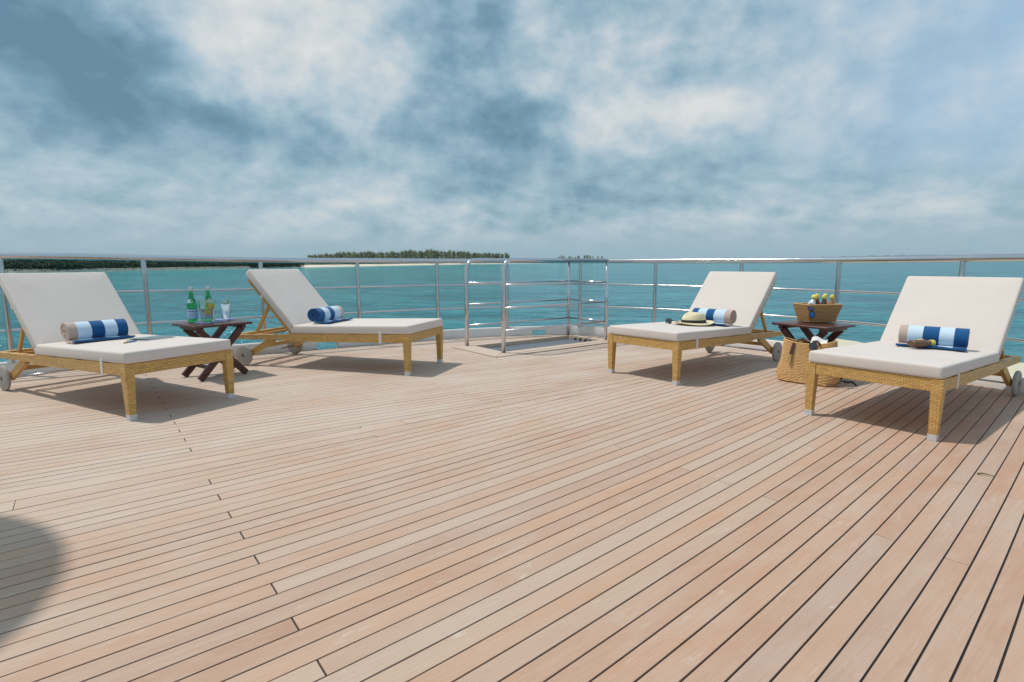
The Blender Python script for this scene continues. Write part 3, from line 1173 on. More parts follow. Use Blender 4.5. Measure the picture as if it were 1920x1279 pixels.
spit.add([(x, y, SEA_Z + 1.5) for x, y in sp] + [(x + (x - 190) * 0.1, y + (y - 1530) * 0.15, SEA_Z - 0.5) for x, y in sp],
         [(0, 1, 2, 3, 4)] + [(i, i + 5, (i + 1) % 5 + 5, (i + 1) % 5) for i in range(5)])
tag(spit.build('far_point', 'sand'), kind='structure')

# ---- low dense wood along the left shore: one mass
wd = MB()
rw = random.Random(11)
for i in range(N):
    if not (-480 < SHORE[i][0] < 100):
        continue
    left = SHORE[i][0] < -205
    cnt = 520 if left else 110
    for _ in range(cnt):
        f = i + rw.random()
        j = min(int(f), N - 2)
        d = (1.5 if left else 18) + rw.random() ** 1.5 * (30 if left else 40)
        x0, y0 = inland(j, d)
        x1, y1 = inland(j + 1, d)
        u = f - j
        x, y = x0 + (x1 - x0) * u, y0 + (y1 - y0) * u
        dist = math.hypot(x, y)
        hmax = (6.6 + 1.6 * mnoise.noise(Vector((x * 0.05, y * 0.05, 0)))) if left else 4.5 + 1.5 * rw.random()
        z = SEA_Z + (0.5 if left else 1.8) + hmax * rw.random() ** 0.7 * min(1.0, 0.5 + d / 14.0)
        c = Vector((x, y, z))
        for _k in range(6):
            o = c + Vector((rw.gauss(0, .9), rw.gauss(0, .9), rw.gauss(0, .45)))
            a = Vector((rw.gauss(0, 1), rw.gauss(0, 1), rw.gauss(0, 1))).normalized() * rw.uniform(0.35, 0.75)
            b = Vector((rw.gauss(0, 1), rw.gauss(0, 1), rw.gauss(0, 1))).normalized() * rw.uniform(0.25, 0.5)
            wd.add([o - a, o + b, o + a, o - b], [(0, 1, 2, 3)])
wood = wd.build('shore_wood', 'scrub_leaf')
tag(wood, 'dense dark green wood lining the island shore behind the rail', 'woodland', kind='stuff')

# ------------------------------------------------------------------ sun loungers
SL = -0.032                                                   # the seat falls a little towards the back
HX = 1.175
ALPHA = R(48.5)


def zt(x, z):
    return z + SL * x


def soft_cushion(lx, ly, lz, r, seed, puff=0.008):
    """rounded, slightly crowned cushion, x 0..lx, y centred, z 0..lz"""
    bm = bmesh.new()
    bmesh.ops.create_cube(bm, size=1)
    for p in bm.verts:
        p.co = Vector(((p.co.x + .5) * lx, p.co.y * ly, (p.co.z + .5) * lz))
    ver = [e for e in bm.edges if abs((e.verts[0].co - e.verts[1].co).z) > 0.5 * lz]
    bmesh.ops.bevel(bm, geom=ver, offset=r * 1.3, segments=4, profile=0.5, affect='EDGES')
    top = [e for e in bm.edges if abs(e.verts[0].co.z - e.verts[1].co.z) < 1e-5 and len(e.link_faces) == 2 and
           abs(e.link_faces[0].normal.z - e.link_faces[1].normal.z) > 0.5]
    bmesh.ops.bevel(bm, geom=top, offset=r, segments=4, profile=0.5, affect='EDGES')
    big = [f for f in bm.faces if f.calc_area() > 0.2 * lx * ly]
    bmesh.ops.delete(bm, geom=big, context='FACES_ONLY')
    # refill top and bottom with a grid that can crown
    bm.verts.ensure_lookup_table()
    loops = {}
    for f_z in (0.0, lz):
        ring = [v for v in bm.verts if abs(v.co.z - f_z) < 1e-4 and any(e.is_boundary for e in v.link_edges)]
        ring.sort(key=lambda v: math.atan2(v.co.y / ly, (v.co.x - lx / 2) / lx))
        cur = ring
        for sc in (0.8, 0.55, 0.28):
            nxt = []
            for v in ring:
                q = Vector((lx / 2 + (v.co.x - lx / 2) * sc, v.co.y * sc, f_z))
                w = mnoise.noise(Vector((q.x * 7, q.y * 7, seed))) * 0.0022
                q.z += (puff * (1 - sc ** 2) + w) * (1 if f_z > 0 else -0.2)
                nxt.append(bm.verts.new(q))
            for i in range(len(ring)):
                j = (i + 1) % len(ring)
                bm.faces.new((cur[i], cur[j], nxt[j], nxt[i]))
            cur = nxt
        bm.faces.new(cur)
    bmesh.ops.recalc_face_normals(bm, faces=list(bm.faces))
    bm.verts.index_update()
    m = MB()
    m.add([v.co.copy() for v in bm.verts], [[q.index for q in f.verts] for f in bm.faces])
    bm.free()
    return m


def make_lounger():
    root = thing('sun_lounger', 'x', 'sun lounger', group='wicker sun loungers set out on the deck')
    hw = 0.335
    # side rails (front, deep; behind the hinge, slimmer)
    for s in (-1, 1):
        m = MB()
        y0, y1 = s * hw - 0.024, s * hw + 0.024
        xs = [(0.0282, .298, .372), (HX + .02, .298, .372), (HX + .06, .312, .366), (1.83, .318, .362)]
        vs = []
        for x, a, b in xs:
            vs += [(x, y0, zt(x, a)), (x, y1, zt(x, a)), (x, y1, zt(x, b)), (x, y0, zt(x, b))]
        fs = [(0, 3, 2, 1), (12, 13, 14, 15)]
        for i in range(3):
            for k in range(4):
                fs.append((i * 4 + k, i * 4 + (k + 1) % 4, i * 4 + 4 + (k + 1) % 4, i * 4 + 4 + k))
        m.add(vs, fs)
        m.build('side_rail', 'wicker', root)
    MB().box(-0.024, 0.024, -hw + .0282, hw - .0282, .2975, .3715).build('front_rail', 'wicker', root)
    MB().box(1.80, 1.845, -hw - .02, hw + .02, zt(1.8, .316), zt(1.8, .364)).build('rear_rail', 'lounger_wood', root)
    MB().box(HX - .02, HX + .02, -hw + .025, hw - .025, zt(HX, .305), zt(HX, .35)).build('cross_rail', 'lounger_wood', root)
    for s in (-1, 1):
        lm_ = MB()
        vs, fs = [], []
        for z, w in ((0.3725, .0275), (0.285, .0275), (0.03, .0205)):
            vs += [(-w, s * hw - w, z), (w, s * hw - w, z), (w, s * hw + w, z), (-w, s * hw + w, z)]
        for q in range(2):
            for k in range(4):
                fs.append((q * 4 + k, q * 4 + 4 + k, q * 4 + 4 + (k + 1) % 4, q * 4 + (k + 1) % 4))
        lm_.add(vs, fs + [(0, 1, 2, 3), (11, 10, 9, 8)])
        lg = lm_.build('front_leg', 'wicker', root)
        fc = MB().bar((0.0, s * (hw - .0005), 0.038), (0.0, s * (hw - .0005), 0.0), .045, .045, .042, .042, up=(1, 0, 0)).build('foot_cap', 'foot_cap', lg)
        MB().bar((1.40, s * (hw - .002), zt(1.4, .318)), (1.70, s * (hw - .002), .10), .030, .062, .028, .05).build('rear_leg', 'lounger_wood', root)
        Mw = Matrix.Translation((1.70, s * (hw + .048), 0.10)) @ Matrix.Rotation(R(90), 4, 'X')
        wh = MB().lathe([(.02, -.014), (.088, -.014), (.094, -.012), (.100, -.007), (.100, .007), (.094, .012), (.088, .014), (.02, .014)], 36, M=Mw)
        wo_ = wh.build('wheel', 'wheel_grey', root, smooth=True, angle=35)
        MB().lathe([(.014, -.019), (.014, .019)], 14, M=Mw).build('hub', 'hub_dark', wo_, smooth=True, angle=40)
    MB().tube([(1.70, -hw - .04, .10), (1.70, hw + .04, .10)], .008, 8).build('axle', 'steel', root, smooth=True)
    MB().bar((1.56, -hw + .016, .19), (1.56, hw - .016, .19), .022, .035).build('stretcher', 'lounger_wood', root)
    MB().box(0.03, HX - .025, -hw + .026, hw - .026, .352, .3595, M=Matrix.Shear('XY', 4, (0, 0)) if False else None).build('seat_panel', 'lounger_wood', root)
    # backrest
    Mb = Matrix.Translation((HX, 0, zt(HX, .362))) @ Matrix.Rotation(-ALPHA, 4, 'Y')
    bf = MB()
    for s in (-1, 1):
        bf.box(0.0, .70, s * .322 - .018, s * .322 + .018, -.022, .008, M=Mb)
    for x in (0.02, .35, .68):
        bf.box(x - .018, x + .018, -.304, .304, -.016, .004, M=Mb)
    bf.build('backrest_frame', 'wicker', root)
    sl = MB()
    for y in (-.2, -.1, 0, .1, .2):
        sl.box(.04, .66, y - .022, y + .022, -.010, .003, M=Mb)
    sl.build('backrest_slats', 'lounger_wood', root)
    for s in (-1, 1):
        a = Mb @ Vector((.40, s * .285, -.02))
        MB().bar(a, (1.66, s * .285, zt(1.66, .33)), .020, .028).build('prop', 'lounger_wood', root)
    MB().bar((1.66, -.295, zt(1.66, .345)), (1.66, .295, zt(1.66, .345)), .022, .022).build('prop_bar', 'lounger_wood', root)
    # cushions
    sc = soft_cushion(1.225, .715, .080, .016, 1.0)
    Ms = Matrix.Translation((-0.032, 0, .3735)) @ Matrix.Rotation(math.atan(-SL), 4, 'Y')
    sc.v = [tuple(Ms @ Vector(p)) for p in sc.v]
    sc.build('seat_cushion', 'canvas', root, smooth=True)
    bc = soft_cushion(.738, .715, .072, .016, 5.0)
    Mc = Mb @ Matrix.Translation((.022, 0, .0095))
    bc.v = [tuple(Mc @ Vector(p)) for p in bc.v]
    bc.build('back_cushion', 'canvas', root, smooth=True)
    for s in (-1, 1):
        y = s * (hw + .0275)
        MB().box(.235, .262, min(y, y - s * .006), max(y, y - s * .006), zt(.25, .292), zt(.25, .395)).build('strap', 'strap_white', root)
        q = Mb @ Vector((.50, s * .345, -.01))
        t_ = MB().box(.47, .50, s * .342 - .003, s * .342 + .003, -.026, .045, M=Mb)
        t_.build('strap', 'strap_white', root)
    return root


KX, KZ = 1.12, 1.065                                          # real size of the frame


def bake_scale(root):
    for ch in list(root.children) + [g for c in root.children for g in c.children]:
        wheel = ch.name.startswith(('wheel', 'hub'))
        for v in ch.data.vertices:
            if wheel:
                yc = math.copysign(.335 + .048, v.co.y)
                v.co = Vector((1.725 * KX + (v.co.x - 1.70) * 1.09, yc * 1.065 + (v.co.y - yc) * 1.09, .109 + (v.co.z - .10) * 1.09))
            else:
                v.co = Vector((v.co.x * KX, v.co.y * (KX - .015), v.co.z * KZ))


LOUNGERS = [((-2.475, 4.070), 150.9, 'cushioned wicker sun lounger at far left with towel, magazine and pen'),
            ((-0.905, 5.651), 162.6, 'wicker sun lounger beyond the bottle table, with navy-ended rolled towel'),
            ((1.237, 5.164), 40.6, 'wicker sun lounger nearest the hatch, with straw hat and rolled towel'),
            ((2.378, 3.596), 37.8, 'large near wicker sun lounger at right with brown lotion bottle on its towel')]
LZ = [1.0, 1.02, 0.99, 0.97]                                  # wear and glides make them stand a little differently
proto = make_lounger()
bake_scale(proto)
SLK = SL * KZ / KX
LM = []
for i, ((x, y), a, lab) in enumerate(LOUNGERS):
    o = proto if i == 0 else copy_tree(proto)
    o.location = (x, y, 0)
    o.rotation_euler = (0, 0, R(a))
    o.scale = (1, 1, LZ[i])
    o['label'] = lab
    LM.append(Matrix.Translation((x, y, 0)) @ Matrix.Rotation(R(a), 4, 'Z'))


def on_lounger(i, x, y, lift=0.0):
    p = LM[i] @ Vector((x, y, ((.3735 + .080 + .0065) * KZ + SLK * x) * LZ[i] + lift))
    return p, R(LOUNGERS[i][1])


# ------------------------------------------------------------------ rolled towels
def towel_roll(i, x, y, yaw, stops, label, L=0.42, Rr=0.086, flip=False, tail=0.12, hem_at=-0.15):
    name = 'towel_%d' % i
    towel(name, stops, hem_at, NAVY)
    p, rz = on_lounger(i, x, y)
    prof = []
    turns, n0 = 3.4, 84
    th0 = -math.pi / 2 - turns * 2 * math.pi
    for k in range(n0 + 1):
        f = k / n0
        th = th0 + f * turns * 2 * math.pi
        r = 0.012 + (Rr - 0.008 - 0.012) * f
        wob = 1 + 0.03 * math.sin(th * 2 + 1) * f
        prof.append((r * math.cos(th) * 1.04 * wob, Rr + r * math.sin(th) * 0.98))
    # loose end running out flat towards the foot of the lounger (-x), slightly rumpled
    z_end = prof[-1][1]
    x_end = prof[-1][0]
    for k in range(1, 9):
        f = k / 8
        prof.append((x_end - f * (0.07 + tail), z_end * (1 - min(1, f * 1.6)) + 0.0085 + 0.006 * math.sin(f * 7) * f))
    m = MB()
    ny = 14
    hth = 0.0066
    P = [Vector((a, b)) for a, b in prof]
    vs = []
    for j in range(ny + 1):
        yy = -L / 2 + L * j / ny
        sk = 0.006 * math.sin(j * 1.1 + i)
        for k, q in enumerate(P):
            d = (P[min(k + 1, len(P) - 1)] - P[max(k - 1, 0)]).normalized()
            nn = Vector((-d.y, d.x))
            f = max(0, (k - n0) / 8)
            bumpz = 0.006 * f * (1 + mnoise.noise(Vector((yy * 12, k * 0.6, i * 3.1))))
            for sg in (1, -1):
                w = q + nn * hth * sg
                vs.append((w.x + sk * f, yy + 0.004 * mnoise.noise(Vector((k * 0.15, j, i))), max(w.y + bumpz, 0.0006)))
    c = len(P) * 2
    fs = []
    for j in range(ny):
        for k in range(len(P) - 1):
            a = j * c + k * 2
            fs.append((a, a + 2, a + c + 2, a + c))
            fs.append((a + 1, a + c + 1, a + c + 3, a + 3))
        a = j * c + (len(P) - 1) * 2
        fs.append((a, a + 1, a + c + 1, a + c))
    for k in range(len(P) - 1):
        a = k * 2
        fs.append((a, a + 1, a + 3, a + 2))
        b = ny * c + k * 2
        fs.append((b, b + 2, b + 3, b + 1))
    m.add(vs, fs)
    o = m.build('rolled_towel', name, smooth=True, angle=50)
    o.location = p
    o.rotation_euler = (Matrix.Rotation(rz + yaw, 4, 'Z') @ Matrix.Rotation(math.atan(-SLK), 4, 'Y')).to_euler()
    return tag(o, label, 'towel', 'rolled striped towels on the loungers')


# object y runs along the roll; stops from y=-0.25 (0) to y=+0.25 (1)
towel_roll(0, 1.06, 0.07, R(-4), [(0, NAVY), (0.18, SKYB), (0.40, NAVY), (0.62, SKYB), (0.845, TAN)],
           'rolled towel with tan spiral end facing left, on the far left lounger')
towel_roll(1, 1.10, 0.10, R(0), [(0, TAN), (0.12, SKYB), (0.40, NAVY), (0.58, SKYB), (0.80, NAVY)],
           'rolled towel with navy spiral end, on the lounger behind the bottle table')
towel_roll(2, 1.08, -0.10, R(4), [(0, TAN), (0.15, SKYB), (0.42, NAVY), (0.62, SKYB), (0.84, NAVY)],
           'rolled towel with tan spiral end, half hidden behind the straw hat')
towel_roll(3, 1.06, -0.04, R(10), [(0, NAVY), (0.19, SKYB), (0.40, NAVY), (0.64, SKYB), (0.87, TAN)],
           'rolled towel with blue end at right, lotion bottle lying on its loose end')


# ------------------------------------------------------------------ straw hat and sunglasses on the third lounger
def hat(i, x, y, rz_off):
    p, rz = on_lounger(i, x, y, 0.002)
    h = thing('straw_hat', 'cream straw fedora with black band lying on the lounger nearest the hatch', 'hat', p, rz + rz_off)
    h.scale = (1.18, 1.18, 1.04)
    n = 40
    m = MB()
    rings = []
    for r, z, nm in ((0.100, 0.020, 0), (0.115, 0.013, 1), (0.135, 0.009, 1), (0.155, 0.013, 1), (0.165, 0.020, 1), (0.163, 0.024, 1), (0.152, 0.018, 1), (0.133, 0.014, 1), (0.112, 0.018, 1), (0.096, 0.024, 0)):
        ring = []
        for j in range(n):
            a = 2 * math.pi * j / n
            zz = z + 0.010 * math.cos(2 * a) * ((r - 0.1) / 0.065 if nm else 0) + 0.004
            ring.append((r * math.cos(a) * 1.06, r * math.sin(a) * 0.92, zz))
        rings.append(ring)
    vs = [q for r_ in rings for q in r_]
    fs = [(a * n + j, a * n + (j + 1) % n, (a + 1) * n + (j + 1) % n, (a + 1) * n + j) for a in range(len(rings) - 1) for j in range(n)]
    fs += [(len(rings) * n - n + j, len(rings) * n - n + (j + 1) % n, (j + 1) % n, j) for j in range(n)]
    m.add(vs, fs)
    m.build('brim', 'hat_straw', h, smooth=True)
    c = MB()
    prof = [(0.099, 0.018), (0.098, 0.045), (0.094, 0.08), (0.086, 0.105), (0.072, 0.119), (0.05, 0.120), (0.03, 0.114), (0.012, 0.110)]
    vs = []
    for r, z in prof:
        for j in range(n):
            a = 2 * math.pi * j / n
            xx, yy = r * math.cos(a) * 1.06, r * math.sin(a) * 0.92
            dent = 0.034 * math.exp(-((yy) / 0.024) ** 2) * max(0, (z - 0.08) / 0.04) if z > 0.08 else 0
            pin = 1 - 0.30 * max(0, (z - 0.04) / 0.08) * max(0, math.cos(a)) ** 2
            xx += 0.006 * mnoise.noise(Vector((a * 1.5, z * 30, 2)))
            vs.append((xx, yy * pin, z - dent - 0.010 * max(0, (z - 0.06) / 0.06) * max(0, math.cos(a))))
    fs = [(a * n + j, a * n + (j + 1) % n, (a + 1) * n + (j + 1) % n, (a + 1) * n + j) for a in range(len(prof) - 1) for j in range(n)]
    fs.append(tuple((len(prof) - 1) * n + j for j in range(n)))
    c.add(vs, fs).build('crown', 'hat_straw', h, smooth=True)
    MB().lathe([(0.1015, 0.022), (0.1008, 0.052)], n, 1.06, 0.92, cap0=False, cap1=False).build('band', 'hat_band', h, smooth=True)


hat(2, 0.76, -0.06, R(150))


def sunglasses(label, M, frame='black_frame', lens='lens_dark', w=0.062, folded=False, group='sunglasses'):
    """front lies in the local x-z plane, lenses side by side along x, temples back along +y"""
    root = thing('sunglasses', label, 'sunglasses', group=group)
    root.matrix_world = M
    n = 20
    for s in (-1, 1):
        ring, lens_v = [], []
        for j in range(n):
            a = 2 * math.pi * j / n
            ca, sa = math.cos(a), math.sin(a)
            x = s * w * 0.56 + w * 0.46 * math.copysign(abs(ca) ** 0.85, ca)
            z = w * 0.38 * math.copysign(abs(sa) ** 0.85, sa) - 0.004 * (1 if sa < 0 else 0)
            ring.append((x, 0.004 * ca * s, z))
        MB().tube(ring, 0.0034, 6, closed=True).build('rim', frame, root, smooth=True)
        lm = MB()
        lm.add([(x, y - 0.0005, z) for x, y, z in ring] + [(s * w * 0.56, -0.004, 0)], [(j, (j + 1) % n, n) for j in range(n)])
        lm.build('lens', lens, root, smooth=True)
        x0 = s * w * 1.02
        if folded:
            pts = [(x0, 0.0, 0.012), (x0 * 0.9, 0.010, 0.012), (-x0 * 0.5, 0.013 + 0.004 * (s > 0), 0.004), (-x0 * 0.9, 0.012 + 0.004 * (s > 0), -0.012)]
        else:
            pts = [(x0, 0.0, 0.012), (x0, 0.03, 0.013), (x0 * 0.97, 0.10, 0.010), (x0 * 0.94, 0.13, -0.008)]
        MB().tube(pts, 0.0032, 6).build('temple', frame, root, smooth=True)
    MB().tube([(-w * 0.14, 0, 0.006), (0, -0.002, 0.011), (w * 0.14, 0, 0.006)], 0.0032, 6).build('bridge', frame, root, smooth=True)
    return root


p, rz = on_lounger(2, 0.66, 0.17, 0.030)
sunglasses('black sunglasses resting in front of the straw hat', Matrix.Translation(p) @ Matrix.Rotation(rz - R(120), 4, 'Z') @ Matrix.Rotation(R(-12), 4, 'X'))


# ------------------------------------------------------------------ lotion bottle on the right lounger
p, rz = on_lounger(3, 0.84, -0.03, 0.014)
lb = thing('lotion_bottle', 'brown lotion bottle with yellow label lying on the right lounger', 'bottle')
lb.matrix_world = Matrix.Translation(p) @ Matrix.Rotation(rz + R(-28), 4, 'Z') @ Matrix.Diagonal((1.1, 1.25, 1.35, 1))
ML = Matrix.Translation((0, 0, 0.021)) @ Matrix.Rotation(R(90), 4, 'Y')
MB().lathe([(0.020, -0.086), (0.029, -0.083), (0.033, -0.074), (0.034, 0.0), (0.032, 0.025), (0.026, 0.042), (0.018, 0.052)], 28, 0.62, 1.0, M=ML).build('body', 'lotion_brown', lb, smooth=True)
MB().lathe([(0.018, 0.05), (0.014, 0.062), (0.012, 0.066)], 16, M=Matrix.Translation((0, 0, 0.021)) @ Matrix.Rotation(R(90), 4, 'Y')).build('neck', 'lotion_brown', lb, smooth=True)
MB().lathe([(0.017, 0.064), (0.018, 0.066), (0.017, 0.094), (0.014, 0.096)], 18, M=Matrix.Translation((0, 0, 0.021)) @ Matrix.Rotation(R(90), 4, 'Y')).build('cap', 'yellow_cap', lb, smooth=True, angle=40)
MB().lathe([(0.022, 0.0421), (0.020, 0.0428)], 20, 1.15, 0.62, M=Matrix.Translation((-0.01, 0, 0))).build('label', 'label_yellow', lb)

# ------------------------------------------------------------------ magazine and pen on the left lounger
p, rz = on_lounger(0, 0.62, -0.13, 0.001)
mg = thing('magazine', 'grey-green magazine lying on the far left lounger', 'magazine')
mg.matrix_world = Matrix.Translation(p) @ Matrix.Rotation(rz + R(12), 4, 'Z') @ Matrix.Rotation(math.atan(-SLK), 4, 'Y')
MB().box(-0.10, 0.10, -0.14, 0.14, 0.0, 0.008).build('pages', 'paper', mg)
cv = MB()
vs = []
for k in range(9):
    y = -0.142 + 0.284 * k / 8
    z = 0.0092 + 0.006 * (k / 8) ** 3
    vs += [(-0.102, y, z), (0.102, y, z + 0.004 * (k / 8)), (-0.102, y, z + 0.0012), (0.102, y, z + 0.0052 * 1.0 * max(k / 8, 0.25))]
fs = []
for k in range(8):
    a = k * 4
    fs += [(a, a + 1, a + 5, a + 4), (a + 2, a + 6, a + 7, a + 3), (a, a + 4, a + 6, a + 2), (a + 1, a + 3, a + 7, a + 5)]
cv.add(vs, fs + [(0, 2, 3, 1), (32, 33, 35, 34)]).build('cover', 'magazine_cover', mg)
p, rz = on_lounger(0, 0.52, 0.08, 0.006)
pn = thing('pen', 'blue and brass pen beside the magazine', 'pen')
pn.matrix_world = Matrix.Translation(p) @ Matrix.Rotation(rz + R(112), 4, 'Z') @ Matrix.Rotation(R(90), 4, 'Y')
MB().lathe([(0.003, -0.065), (0.006, -0.055), (0.006, 0.02)], 10).build('barrel', 'pen_blue', pn, smooth=True)
MB().lathe([(0.0066, 0.021), (0.0066, 0.06), (0.003, 0.066)], 10).build('pen_cap', 'brass', pn, smooth=True)


# ------------------------------------------------------------------ folding side tables
def make_table():
    root = thing('side_table', 'x', 'side table', group='dark wooden folding side tables')
    H = 0.522
    LX, LY = 0.272, 0.235
    tp = MB().rbox(-LX, LX, -LY, LY, H - .022, H, .006, 3)
    # round the corners in plan
    out = []
    for x, y, z in tp.v:
        out.append((x, y, z))
    tp.v = out
    tp.build('top', 'dark_wood', root, smooth=True, angle=35)
    for sx in (-1, 1):
        m = MB().rbox(sx * .195 - .02, sx * .195 + .02, -LY + .025, LY - .025, H - .056, H - .0225, .008, 2)
        m.build('batten', 'dark_wood', root, smooth=True, angle=35)
    for sy, off in ((-1, 0.0), (1, 0.0)):
        for sx in (-1, 1):
            y = sy * (.150 + (.016 if sx > 0 else -.016))
            MB().bar((sx * .195, y, H - .048), (-sx * .225, y, 0.012), .028, .058, up=(0, 1, 0) if False else (0, 0, 1)).build('leg', 'dark_wood', root)
    for sx in (-1, 1):
        MB().bar((-sx * .13, -.15, .115), (-sx * .13, .15, .115), .018, .034).build('stretcher', 'dark_wood', root)
    return root


tb = make_table()
TABLES = [((-2.88, 5.29), 53, 'dark wooden folding table holding two green bottles and glasses'),
          ((2.844, 5.197), 122, 'dark wooden folding table holding the basket of small bottles')]
TM = []
for i, ((x, y), a, lab) in enumerate(TABLES):
    o = tb if i == 0 else copy_tree(tb)
    o.location = (x, y, 0)
    o.rotation_euler = (0, 0, R(a))
    o['label'] = lab
    TM.append(Matrix.Translation((x, y, 0.5225)) @ Matrix.Rotation(R(a), 4, 'Z'))


# ------------------------------------------------------------------ bottles, glasses, coasters on the left table
def water_bottle():
    b = thing('water_bottle', 'x', 'bottle', group='green water bottles')
    prof = [(0.030, 0.0), (0.036, 0.004), (0.0375, 0.012), (0.0375, 0.130), (0.036, 0.148), (0.031, 0.168), (0.024, 0.190), (0.0175, 0.215), (0.0145, 0.245), (0.0135, 0.262), (0.015, 0.264), (0.015, 0.270), (0.013, 0.272)]
    MB().lathe(prof, 28).build('glass_body', 'bottle_green', b, smooth=True)
    lab = MB().lathe([(0.0380, 0.030), (0.0380, 0.108)], 28, cap0=False, cap1=False).build('front_label', 'label_blue', b, smooth=True)
    MB().lathe([(0.0382, 0.082), (0.0382, 0.099)], 28, cap0=False, cap1=False).build('label_band', 'label_white', lab, smooth=True)
    MB().lathe([(0.0383, 0.086), (0.0383, 0.0945)], 28, cap0=False, cap1=False).build('label_lettering', 'label_ink', lab, smooth=True)
    st = MB()
    for k in range(12):
        a = 2 * math.pi * k / 12
        M = Matrix.Rotation(a, 4, 'Z') @ Matrix.Translation((0.0384, 0, 0.064))
        pts = [M @ Vector((0, 0.004 * (1 if j % 2 == 0 else .42) * math.sin(math.pi * j / 5), 0.004 * (1 if j % 2 == 0 else .42) * math.cos(math.pi * j / 5))) for j in range(10)]
        if k % 3 == 0:
            st.add(pts, [tuple(range(9, -1, -1))])
    st.build('label_star', 'label_red', lab)
    nl = MB()
    nl_prof = [(0.0342, 0.158), (0.0325, 0.167), (0.0300, 0.176), (0.0270, 0.186), (0.0240, 0.195)]
    # oval shoulder label, front and back
    for a0 in (0, math.pi):
        vs, fs = [], []
        nn = 18
        for q in (1.0, 0.0):
            for j in range(nn):
                t = 2 * math.pi * j / nn
                z = 0.176 + 0.014 * math.sin(t) * q
                r = 0.0318 - (z - 0.164) * 0.305 + 0.0012
                an = a0 + 0.85 * math.cos(t) * q
                vs.append((r * math.cos(an), r * math.sin(an), z))
        for j in range(nn):
            fs.append((j, (j + 1) % nn, nn + (j + 1) % nn, nn + j))
        nl.add(vs, fs)
    nl.build('shoulder_label', 'label_white', b, smooth=True)
    MB().lathe([(0.0158, 0.262), (0.0162, 0.266), (0.0160, 0.290), (0.0145, 0.294)], 20).build('cap', 'bottle_cap', b, smooth=True, angle=40)
    return b


wb = water_bottle()
BPOS = [((-0.10, 0.180), 20, 'green water bottle at the left of the table, blue label in full view'),
        ((0.06, 0.185), 65, 'green water bottle standing behind the glass ice bucket')]
for i, ((x, y), a, lab) in enumerate(BPOS):
    o = wb if i == 0 else copy_tree(wb)
    o.location = TM[0] @ Vector((x, y, 0.0005))
    o.rotation_euler = (0, 0, R(a - 110))
    o.scale = (1.20, 1.20, 1.16)
    o['label'] = lab


def vessel(name, label, cat, M, r0, r1, h, wall, fill, slice_at, slice_tilt, group=None):
    g = thing(name, label, cat, group=group)
    g.matrix_world = M
    MB().lathe([(r0 * 0.9, 0.0), (r0, 0.003), (r1, h), (r1 - wall * 0.4, h + 0.001), (r1 - wall, h), (r0 - wall, 0.012), (0.002, 0.011)], 32).build('glass_wall', 'clear_glass', g, smooth=True, angle=50)
    f = fill
    rr = r0 + (r1 - r0) * f - wall - 0.0006
    MB().lathe([(r0 - wall - 0.0008, 0.0135), (rr, h * f), (0.001, h * f)], 28, cap1=False).build('drink', 'water_drink', g, smooth=True, angle=40)
    for k, (sx, sy, sz, sr) in enumerate(slice_at):
        Ml = Matrix.Translation((sx, sy, sz)) @ Matrix.Rotation(slice_tilt + k * 0.7, 4, 'Z') @ Matrix.Rotation(R(78), 4, 'Y')
        q = MB().lathe([(sr, -0.003), (sr, 0.003)], 20, M=Ml).build('citrus_slice', 'lime', g)
        MB().lathe([(sr, -0.0032), (sr + 0.0022, -0.002), (sr + 0.0022, 0.002), (sr, 0.0032)], 20, M=Ml, cap0=False, cap1=False).build('rind', 'lime_rind', q, smooth=True)
    return g


def coaster(name, label, cat, M, s, seed):
    m = MB()
    n = 10
    vs = []
    for i in range(n + 1):
        for j in range(n + 1):
            x, y = -s + 2 * s * i / n, -s + 2 * s * j / n
            z = 0.0012 + 0.0022 * (mnoise.noise(Vector((x * 30, y * 30, seed))) + 0.6)
            vs.append(M @ Vector((x, y, max(z, 0.0006))))
    fs = [(i * (n + 1) + j, (i + 1) * (n + 1) + j, (i + 1) * (n + 1) + j + 1, i * (n + 1) + j + 1) for i in range(n) for j in range(n)]
    c = M.translation
    m.add([Vector(v) - c for v in vs], fs)
    o = m.build(name, 'coaster', smooth=True)
    o.location = c
    return tag(o, label, cat, 'blue napkins on the left table')


coaster('napkin', 'blue patterned napkin under the glass ice bucket', 'napkin', TM[0] @ Matrix.Translation((-0.03, 0.03, 0)) @ Matrix.Rotation(R(20), 4, 'Z'), 0.085, 1)
coaster('napkin', 'blue patterned napkin under the tall glass', 'napkin', TM[0] @ Matrix.Translation((0.19, 0.14, 0)) @ Matrix.Rotation(R(-15), 4, 'Z'), 0.075, 2)
vessel('ice_bucket', 'clear glass ice bucket holding water and lemon on the left table', 'bucket', TM[0] @ Matrix.Translation((-0.025, 0.035, 0.005)),
       0.056, 0.076, 0.215, 0.006, 0.62, [(-0.02, -0.03, 0.175, 0.032), (0.012, 0.01, 0.10, 0.030), (0.03, -0.02, 0.15, 0.028)], R(-20))
vessel('tall_glass', 'tall clear drinking glass with a lime slice on its rim', 'glass', TM[0] @ Matrix.Translation((0.205, 0.155, 0.005)),
       0.037, 0.043, 0.19, 0.003, 0.45, [(0.01, -0.035, 0.180, 0.028)], R(-20))


# ------------------------------------------------------------------ basket of small bottles on the right table
def rrect(lx, ly, r, n=5):
    pts = []
    for cx, cy, a0 in ((lx - r, ly - r, 0), (-lx + r, ly - r, 90), (-lx + r, -ly + r, 180), (lx - r, -ly + r, 270)):
        for k in range(n + 1):
            a = R(a0 + 90 * k / n)
            pts.append((cx + r * math.cos(a), cy + r * math.sin(a)))
    return pts


